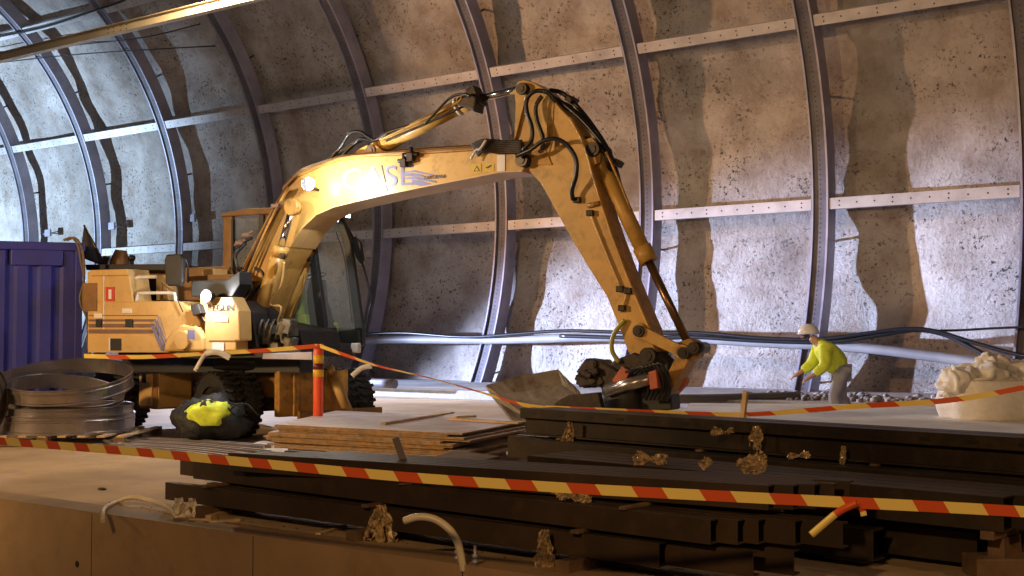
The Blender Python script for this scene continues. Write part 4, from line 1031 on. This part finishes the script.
for k, t_ in enumerate((.2, .6, .975)):
    c = M0.lerp(M1, t_)+nM*.36; an_ = math.atan2(nM.y, nM.x)
    bearer(c, .75, .05, an_, .23, ['timber spacer inside the low pile, far left', 'timber spacer inside the low pile, centre', 'timber spacer inside the low pile, right end'][k], w=.08)
    bearer(c+nM*.05, .6, .23 if k == 2 else .04, an_, 0, ['timber bearer below the low pile, far left', 'timber bearer below the low pile, centre', 'timber bearer below the low pile, right end'][k], w=.1)
for k, t_ in enumerate((.1, .4, .7)):
    c = T0.lerp(T1, t_)+nT*.2; bearer(c, 1.1, .25, math.atan2(nT.y, nT.x), 0, ['tall timber bearer under the slotted beams, left', 'tall timber bearer under the slotted beams, centre', 'tall timber bearer under the slotted beams, right'][k], w=.12)
    # timber fillers between channels and slotted beams
    bearer(c+nT*.02, .5, .02, math.atan2(nT.y, nT.x), .45, ['thin packing strip below the slotted beams, left', 'thin packing strip below the slotted beams, centre', 'thin packing strip below the slotted beams, right'][k], w=.06)
# dark block at the bottom right corner
p = G(1012, 576, 0); b = MB(); b.box(Vector((p.x, p.y, .06)), (.5, .25, .12), Matrix.Rotation(math.atan2(RT.y, RT.x), 3, 'Z')); o = b.obj('timber_block', WOODD, bevel=.01); tag(o, 'dark timber block on the deck in the bottom right corner', 'block')

# pale sheet / ice-white plastic between the piles
def sheet(name, pts, th, m, label, cat):
    b = MB(); b.prism(pts, (0, 0, th)); o = b.obj(name, m); tag(o, label, cat); return o
sheet('paper_sheet', [G(238, 449, .02), G(335, 456, .02), G(322, 446, .02), G(262, 441, .02)], .01, WHT, 'white sheet lying on the deck left of the plywood stack', 'sheet')
sheet('paper_sheet', [G(330, 460, .02), G(420, 463, .02), G(425, 454, .02), G(345, 452, .02)], .01, WHT, 'white sheet lying behind the front pile below the plywood', 'sheet')
pq = [G(430, 458, .40), G(475, 462, .40), G(500, 456, .40), G(455, 450, .40)]
sheet('cardboard_carton', [Vector((p.x, p.y, 0)) for p in pq], .40, WOODD, 'low brown cardboard carton showing above the back of the front pile', 'carton')
# L bracket
b = MB(); p = G(400, 462, .50); rt = Matrix.Rotation(math.atan2(RT.y, RT.x), 3, 'Z') @ Matrix.Rotation(-.35, 3, 'Y'); b.box(p+UP*.08, (.05, .008, .2), rt); b.box(p+UP*.0+RT*.02, (.07, .06, .008), rt); o = b.obj('steel_bracket', RIBD, bevel=.002); tag(o, 'small steel bracket leaning up on the front pile before the plywood', 'bracket')
# wooden stake
b = MB(); p = PD(744, 416, 13.2); rt = Matrix.Rotation(.12, 3, F0); b.box(p+UP*.09, (.05, .05, .34), rt); b.cyl(Vector((p.x, p.y, SZ)), p, .025, n=8); o = b.obj('wooden_stake', WOOD, bevel=.004); tag(o, 'short wooden stake holding the barrier tape right of the stick', 'stake')

# ------------------------------------------------------------------ torn wrap
def tatter(name, anchor, size, m, label, seed, cat='plastic scrap', hang=False):
    rnd = random.Random(seed); b = MB()
    for s in range(3):
        nu, nv = 12, 7; L_ = size*rnd.uniform(.9, 1.3)*(1.2 if hang else 1); Wd = size*rnd.uniform(.22, .34)*(.55 if hang else 1); ang_ = rnd.uniform(-.35, .35); o0 = Vector(anchor)+RT*rnd.uniform(-.15, .15)*size
        base_ = (-UP if hang else RT*rnd.choice((-1, 1))+UP*rnd.uniform(-.15, .25)); al = (Matrix.Rotation(ang_, 3, F0) @ base_).normalized(); cr_ = al.cross(F0).normalized()
        g_ = []
        for i in range(nu+1):
            row = []
            for j in range(nv+1):
                u, v = i/nu, j/nv-.5
                wd = Wd*(.35+.9*math.sin(min(1, u*1.25)*math.pi*.55))*(1-.45*max(0, u-.75)*4*rnd.random())
                q = Vector((u*3+s*7, v*5, seed)); fold_ = math.sin(v*17+noise.noise(q)*5)*.07+noise.noise(q*2.3)*.10
                p = o0+al*(u*L_*(1+.15*noise.noise(q*1.7)))+cr_*(v*wd*2+noise.noise(q*1.3)*.10*size)-F0*(abs(fold_)*size+.01+.04*s*size)
                if not hang: p = p+UP*(.05*size+fold_*size*.7)
                p = p+Vector((rnd.uniform(-1, 1), rnd.uniform(-1, 1), rnd.uniform(-1, 1)))*.045*size
                row.append(b.bm.verts.new(p))
            g_.append(row)
        for i in range(nu):
            for j in range(nv):
                if i > nu*.6 and rnd.random() < .16: continue
                b._f([g_[i][j], g_[i+1][j], g_[i+1][j+1], g_[i][j+1]], False)
    o = b.obj(name, m, solid=.0012); tag(o, label, cat, 'torn plastic wrap on the beams'); return o
def onray(px, py, d): return PD(px, py, d)
def tline(P0, P1, px):   # depth of line at pixel column
    best = None
    for i in range(401):
        q = P0.lerp(P1, i/400); rel = q-CAM; d = rel.dot(F0); x = 512+FPX*rel.dot(RT)/rel.dot(FW)
        if best is None or abs(x-px) < best[0]: best = (abs(x-px), d)
    return best[1]
tat = [(379, 505, A0, A1, -.03, .24, True, 'tied plastic shred hanging on the front pile left of the curved hose'),
       (549, 530, A0, A1, -.03, .26, True, 'large torn plastic strip hanging on the front pile near the anchor bolts'),
       (572, 497, B0, B1, .1, .20, False, 'crumpled plastic strip squeezed under the foreground tape'),
       (568, 422, T0, T1, -.02, .24, True, 'plastic shred hanging at the left end of the slotted beam'),
       (724, 433, T0, T1, -.02, .16, False, 'small plastic scrap on the slotted beam below the stake'),
       (757, 426, T0, T1, -.02, .17, True, 'plastic scrap on the slotted beam right below the stake'),
       (738, 463, M0, M1, .02, .30, False, 'crumpled bundle of plastic on the low pile'),
       (800, 456, M0, M1, .18, .13, False, 'short plastic scrap on the low pile right of the bundle'),
       (650, 460, M0, M1, .15, .2, False, 'flat plastic scrap on the low pile above the tape'),
       (843, 446, T0, T1, -.02, .12, True, 'tiny plastic shred on the slotted beam below the white bag'),
       (712, 463, M0, M1, .05, .14, False, 'small brown plastic scrap left of the crumpled bundle')]
for k, (px, py, P0, P1, dd, sz, hg, lab) in enumerate(tat):
    d_ = tline(P0, P1, px)+dd; tatter('plastic_scrap', PD(px, py, d_-.03), sz*(.8 if hg else .5), WRAP, lab, 11+k, hang=hg)

# ------------------------------------------------------------------ things on the concrete edge
def edgept(px, py): return G(px, py, .0)
e0 = edgept(107, 520); 
b = MB(); b.tube([edgept(103, 521)+UP*-.0, edgept(104, 517)+UP*.06, PD(115, 503, 10.6), PD(130, 497.5, 10.5), PD(148, 500, 10.4), edgept(168, 512)+UP*.04, edgept(174, 516)+UP*.02], .018, 10, spline=6); o = b.obj('bent_hose', HOSEW); tag(o, 'thin pale bent hose arching over the concrete edge at left', 'hose')
b = MB(); s_ = G(464, 566, 0); d_ = (s_-CAM).dot(F0); b.tube([s_-UP*.03, PD(461, 556, d_), PD(457, 541, d_), PD(448, 528, d_+.02), PD(434, 519, d_+.04), PD(418, 517, d_+.06), PD(404, 521, d_+.08)], .024, 12, spline=7); o = b.obj('curved_hose', HOSEW); tag(o, 'thick pale hose curving up out of the concrete edge beside two anchor bolts', 'hose')
for k, (px, py) in enumerate(((457, 563), (475, 567))):
    s_ = G(px, py, 0); b = MB(); b.cyl(s_-UP*.04, s_+UP*.13, .009, n=10)
    for z in (.02, .055): b.cyl(s_+UP*z, s_+UP*(z+.022), .019, n=6)
    b.cyl(s_+UP*.0, s_+UP*.006, .03, n=16)
    o = b.obj('anchor_bolt', RIBM); tag(o, ['threaded anchor bolt with nuts just left of the curved hose foot', 'threaded anchor bolt with nuts right of the curved hose foot'][k], 'bolt', 'anchor bolts in the concrete edge')
pp = edgept(184, 519)
b = MB(); g_ = []
for i in range(9):
    row = []
    for j in range(9):
        q = Vector((i*.35, j*.35, 3)); p = pp+RT*((i-4)*.022)+UP*(.005+j*.019)+RT*(.02*noise.noise(q*2))-F0*(.05*noise.noise(q*1.6)+.05*abs(math.sin(i*1.1))-.05)
        row.append(b.bm.verts.new(p))
    g_.append(row)
for i in range(8):
    for j in range(8):
        if not (j > 5 and i in (3, 4)): b._f([g_[i][j], g_[i+1][j], g_[i+1][j+1], g_[i][j+1]])
o = b.obj('paper_scrap', PAPR, solid=.001); tag(o, 'crumpled white paper scrap at the end of the thin bent hose', 'paper')
for k, (x0, y0, x1, y1, w, h) in enumerate(((208, 519, 236, 512, .05, .03), (210, 524, 239, 521, .05, .02), (190, 521, 212, 522, .03, .02), (318, 536, 345, 527, .04, .02), (250, 527, 285, 533, .02, .01))):
    p, q = edgept(x0, y0), edgept(x1, y1); s_ = (q-p).cross(UP).normalized()*w/2; b = MB(); b.prism([p-s_, p+s_, q+s_, q-s_], (0, 0, h)); o = b.obj('wood_offcut', WOOD, bevel=.002)
    tag(o, ['pale wood offcut tilted on the concrete edge', 'flat wood offcut in front of the tilted one on the edge', 'thin wood strip beside the paper scrap', 'thin lath lying under the front pile', 'thin splinter on the concrete edge'][k], 'offcut', 'wood offcuts on the concrete edge')
b = MB(); rnd = random.Random(3)
for k in range(900):
    px = rnd.gauss(200, 40) if k < 520 else rnd.uniform(150, 540); base_y = 503+px*.1355
    p = G(px, base_y-rnd.uniform(1, 12)*(.5+rnd.random()), 0)
    if p.y < EDY: continue
    r = rnd.uniform(.003, .012); b.ball(p+UP*r*.3, r, 5, (1, 1, .6))
o = b.obj('grit', mat('brown_grit', (.2, .12, .06), .9, 0, .5, 40)); tag(o, 'loose brown grit scattered along the concrete edge', 'grit', kind='stuff')
p = G(102, 490, 0); b = MB(); b.ball(p+UP*.01, .05, 10, (1, .7, .3)); o = b.obj('stone_chip', BLK); tag(o, 'small dark chip lying on the bare deck at left', 'stone')

# ------------------------------------------------------------------ big white bag
bgc = G(985, 421, SZ); bd = 14.0
bc_ = PD(996, 415, 15.1); bc_.z = SZ
b = MB(); nx, nz = 60, 16; hh = .46
rows_ = []
for j in range(nz+1):
    t_ = j/nz; z = hh*t_
    row = []
    for i in range(nx):
        a = 2*math.pi*i/nx; e = 3.2; ca, sa_ = math.cos(a), math.sin(a)
        rr_ = (abs(ca)**e+abs(sa_)**e)**(-1/e); bul = 1+.10*math.sin(math.pi*min(1, t_*1.2))-.05*t_
        v = Vector((ca*rr_*.60*bul, sa_*rr_*.5*bul, z)); v *= 1
        nn = noise.noise(v*4)*.04+noise.noise(v*9)*.015; v.x *= 1+nn; v.y *= 1+nn
        row.append(b.bm.verts.new(v))
    rows_.append(row)
for j in range(nz):
    for i in range(nx): b._f([rows_[j][i], rows_[j][(i+1) % nx], rows_[j+1][(i+1) % nx], rows_[j+1][i]], True)
b._f(rows_[0][::-1]); b._f(rows_[-1])
bag = b.obj('bulk_bag', BAGW); bag.location = bc_; bag.rotation_euler = (0, 0, pa_+.12)
tag(bag, 'large white woven bulk bag with crumpled open top on the pale slab', 'bag')
def fold(c, rx, ry, rz_, seed, amp=.35):
    b = MB(); b.ball((0, 0, 0), 1, 36)
    for v in b.bm.verts:
        p = v.co.copy(); rdg = abs(noise.noise(p*1.3+Vector((seed, 0, 0)))); d = .85+rdg*amp*1.3+noise.noise(p*2.6+Vector((0, seed, 0)))*.12
        v.co = Vector((p.x*rx*d, p.y*ry*d, p.z*rz_*d))+Vector(c)
    return b.obj('folded_cloth', BAGW, bag)
def crumple(c, rx, ry, rz_, seed, sp=1.25):
    b = MB(); b.ball((0, 0, 0), 1, 72)
    def rg(q): return 1-2*abs(noise.noise(q))
    for v in b.bm.verts:
        p = v.co.copy(); q = p*sp+Vector((seed*3.1, seed, 0)); w_ = q+Vector((noise.noise(q*1.2), noise.noise(q*1.2+Vector((9, 0, 0))), 0))*.8
        d = .72+.30*rg(w_)+.07*rg(w_*2.3)
        v.co = Vector((p.x*rx*d, p.y*ry*d, p.z*rz_*d*(1.0 if p.z > 0 else .5)))+Vector(c)
    return b.obj('folded_cloth', BAGW, bag)
crumple((-.52, -.12, .36), .27, .26, .30, 1); crumple((-.18, -.02, .44), .42, .42, .24, 2); crumple((.02, .12, .52), .26, .3, .26, 5); crumple((.38, 0, .42), .40, .45, .27, 3)
tx = MB()
for k in range(4):
    for s in range(7):
        tx.box((.08+s*.035+(k % 2)*.01, -.5+.0, .30-k*.03), (.024, .012, .008))
txo = tx.obj('printed_text', DLET, bag); txo.location = (0, -.048, 0)

# ------------------------------------------------------------------ stooping worker
pd_ = 19.2
def W(px, py, dd=0): return PD(px, py, pd_+dd)
wk_base = W(835, 420); wk_base.z = 0
def skinned(name, verts, edges, radii, m, parent=None, sub=2, root=0):
    me = bpy.data.meshes.new(name); me.from_pydata([tuple(v) for v in verts], edges, []); me.materials.append(m)
    o = bpy.data.objects.new(name, me); C.objects.link(o)
    sk = o.modifiers.new('skin', 'SKIN'); sk.use_smooth_shade = True
    if not me.skin_vertices: me.attributes  # layer made by the modifier
    bm = bmesh.new(); bm.from_mesh(me); lay = bm.verts.layers.skin.verify()
    for i, v in enumerate(bm.verts):
        v[lay].radius = (radii[i], radii[i]) if not isinstance(radii[i], tuple) else radii[i]; v[lay].use_root = (i == root)
    bm.to_mesh(me); bm.free()
    ss = o.modifiers.new('sub', 'SUBSURF'); ss.levels = sub; ss.render_levels = sub
    if parent: o.parent = parent
    return o
fz = 0.0
def wp(r, z, f=0): return wk_base+RT*r+F0*f+UP*z
hip = wp(.10, .88); spine = wp(-.02, 1.06); chest = wp(-.16, 1.22); neck = wp(-.27, 1.32); head = wp(-.37, 1.40)
V_ = [hip, spine, chest, neck, head,
      wp(.10, .86, -.10), wp(-.06, .48, -.12), wp(.10, .10, -.12), wp(-.08, .05, -.12),
      wp(.10, .86, .10), wp(.12, .47, .12), wp(.34, .14, .12), wp(.20, .05, .12),
      wp(-.18, 1.22, -.19), wp(-.20, .95, -.25), wp(-.40, .80, -.22),
      wp(-.18, 1.22, .19), wp(-.28, .97, .25), wp(-.48, .84, .20)]
Ed = [(0, 1), (1, 2), (2, 3), (3, 4), (0, 5), (5, 6), (6, 7), (7, 8), (0, 9), (9, 10), (10, 11), (11, 12), (2, 13), (13, 14), (14, 15), (2, 16), (16, 17), (17, 18)]
Rd = [.14, .13, .14, .06, .095, .095, .065, .045, .04, .095, .065, .045, .04, .07, .048, .034, .07, .048, .034]
n0 = len(V_)
for wi, sgn in ((15, -1), (18, 1)):
    w_ = V_[wi]; pal = w_+RT*-.07+UP*-.05
    V_.append(pal); Ed.append((wi, len(V_)-1)); Rd.append(.032); pi_ = len(V_)-1
    for f in range(4):
        a1_ = pal+RT*(-.045)+UP*(-.02)+F0*((f-1.5)*.02); a2_ = a1_+RT*(-.02)+UP*(-.035-.005*(f % 2))
        V_ += [a1_, a2_]; Ed += [(pi_, len(V_)-2), (len(V_)-2, len(V_)-1)]; Rd += [.0095, .008]
    t1_ = pal+F0*(-sgn*.035)+RT*-.01; V_.append(t1_); Ed.append((pi_, len(V_)-1)); Rd.append(.01)
worker = skinned('person', V_, Ed, Rd, SKIN, None, 1)
tag(worker, 'person in yellow hi-vis jacket and white helmet stooping beside the wall', 'person')
skinned('hi_vis_jacket', [V_[0]-UP*.03, V_[1], V_[2], V_[3]-UP*.03, V_[13], V_[14], V_[15].lerp(V_[14], .15), V_[16], V_[17], V_[18].lerp(V_[17], .15)], [(0, 1), (1, 2), (2, 3), (2, 4), (4, 5), (5, 6), (2, 7), (7, 8), (8, 9)], [.20, .21, .23, .10, .12, .095, .07, .12, .095, .07], HIV, worker)
skinned('trousers', [V_[0], V_[5], V_[6], V_[7], V_[9], V_[10], V_[11]], [(0, 1), (1, 2), (2, 3), (0, 4), (4, 5), (5, 6)], [.13, .12, .095, .075, .13, .095, .075], GREYC, worker)
skinned('boot', [V_[7]+UP*.02, V_[7]-UP*.03, V_[8]+RT*-.04], [(0, 1), (1, 2)], [.07, .065, .055], BLK, worker); skinned('boot', [V_[11]+UP*.02, V_[11]-UP*.03, V_[12]+RT*-.04], [(0, 1), (1, 2)], [.07, .065, .055], BLK, worker)
b = MB(); hc_ = head+RT*-.02+UP*.05; b.ball(hc_, .15, 24, (1.12, .95, .92))
for v in b.bm.verts:
    if v.co.z < hc_.z-.01: v.co.z = hc_.z-.01+(v.co.z-hc_.z)*.05
b.cyl(hc_-UP*.02, hc_-UP*.005, .185, .165, n=24); b.obj('helmet', HELM, worker)
b = MB(); fc = head+RT*-.105; 
for s in (-1, 1): b.ball(fc+F0*s*.035+UP*.012, .012, 8)
b.obj('eye', BLK, worker)
b = MB(); b.prism([fc+RT*-.0+UP*.015, fc+RT*-.035+UP*-.025, fc+UP*-.03], F0*.02); b.obj('nose', SKIN, worker)
b = MB(); b.box(fc+UP*-.05+RT*.005, (.02, .05, .01)); b.obj('mouth', REDP, worker)
b = MB(); z1_ = wp(-.1, 1.12)
b.obj

# ------------------------------------------------------------------ lights
def kelvin_light(name, typ, loc, col, power, target=None, size=.3, spot=None, blend=.5):
    l = bpy.data.lights.new(name, typ); l.energy = power; l.color = col
    if typ == 'AREA': l.size = size; 
    elif typ in ('POINT', 'SPOT'): l.shadow_soft_size = size
    if typ == 'SPOT': l.spot_size = spot; l.spot_blend = blend
    o = bpy.data.objects.new(name, l); C.objects.link(o); o.location = loc
    if target is not None: o.rotation_euler = (Vector(target)-Vector(loc)).to_track_quat('-Z', 'Y').to_euler()
    return o
COOL = (.60, .70, 1.0); WARM = (1.0, .62, .28)
kelvin_light('cool_floodlight', 'SPOT', (-36, 15.5, 1.7), (.52, .64, 1.0), 125000, (-13.2, 27, -1.0), .16, R_(32), .9)
kelvin_light('cool_floodlight_left', 'SPOT', (-47, 14, 2.6), (.50, .72, 1.0), 20000, (-46, 27, 7.0), .12, R_(95), .6)
kelvin_light('warm_high_lamp', 'SPOT', (-33, 16, 9.0), (1.0, .55, .27), 11000, (-6, 27, 7.5), .2, R_(62), 1.0)
kelvin_light('warm_beam_lamp', 'POINT', (-18.2, 14.3, 7.9), (1.0, .74, .40), 700, size=.12)
kp = CAM+RT*-14+F0*9; kp.z = 4.6
kelvin_light('warm_site_lamp', 'SPOT', kp, (1.0, .64, .30), 4300, EO+EX*1.5+UP*1.2, .4, R_(66), .7)
kelvin_light('warm_near_fill', 'POINT', CAM+RT*-3.5-F0*1.5+UP*4.0, (1.0, .60, .25), 1500, size=.25)  # added fill light to brighten the foreground, stands for no lamp
kelvin_light('warm_right_lamp', 'POINT', CAM+RT*6.5+F0*3.0+UP*2.2, (1.0, .60, .25), 260, size=.2)
kelvin_light('cool_slab_lamp', 'SPOT', (-27, 20.5, 5.0), (.74, .78, 1.0), 9500, G(560, 420), .2, R_(64), .8)
kelvin_light('boom_lamp', 'POINT', LAMP2, (.92, .95, 1.0), 95, size=.05)
kelvin_light('tail_lamp', 'POINT', LAMP1, (.95, .96, 1.0), 45, size=.05)
w = bpy.data.worlds.new('tunnel_air'); bpy.context.scene.world = w; w.use_nodes = True
w.node_tree.nodes['Background'].inputs[0].default_value = (.38, .36, .46, 1); w.node_tree.nodes['Background'].inputs[1].default_value = .06
sc_ = bpy.context.scene
sc_.view_settings.view_transform = 'Standard'; sc_.view_settings.look = 'None'; sc_.view_settings.exposure = 0.25; sc_.view_settings.gamma = 1; sc_.view_settings.use_curve_mapping = False
sc_.cycles.sample_clamp_indirect = 4; sc_.cycles.max_bounces = 6
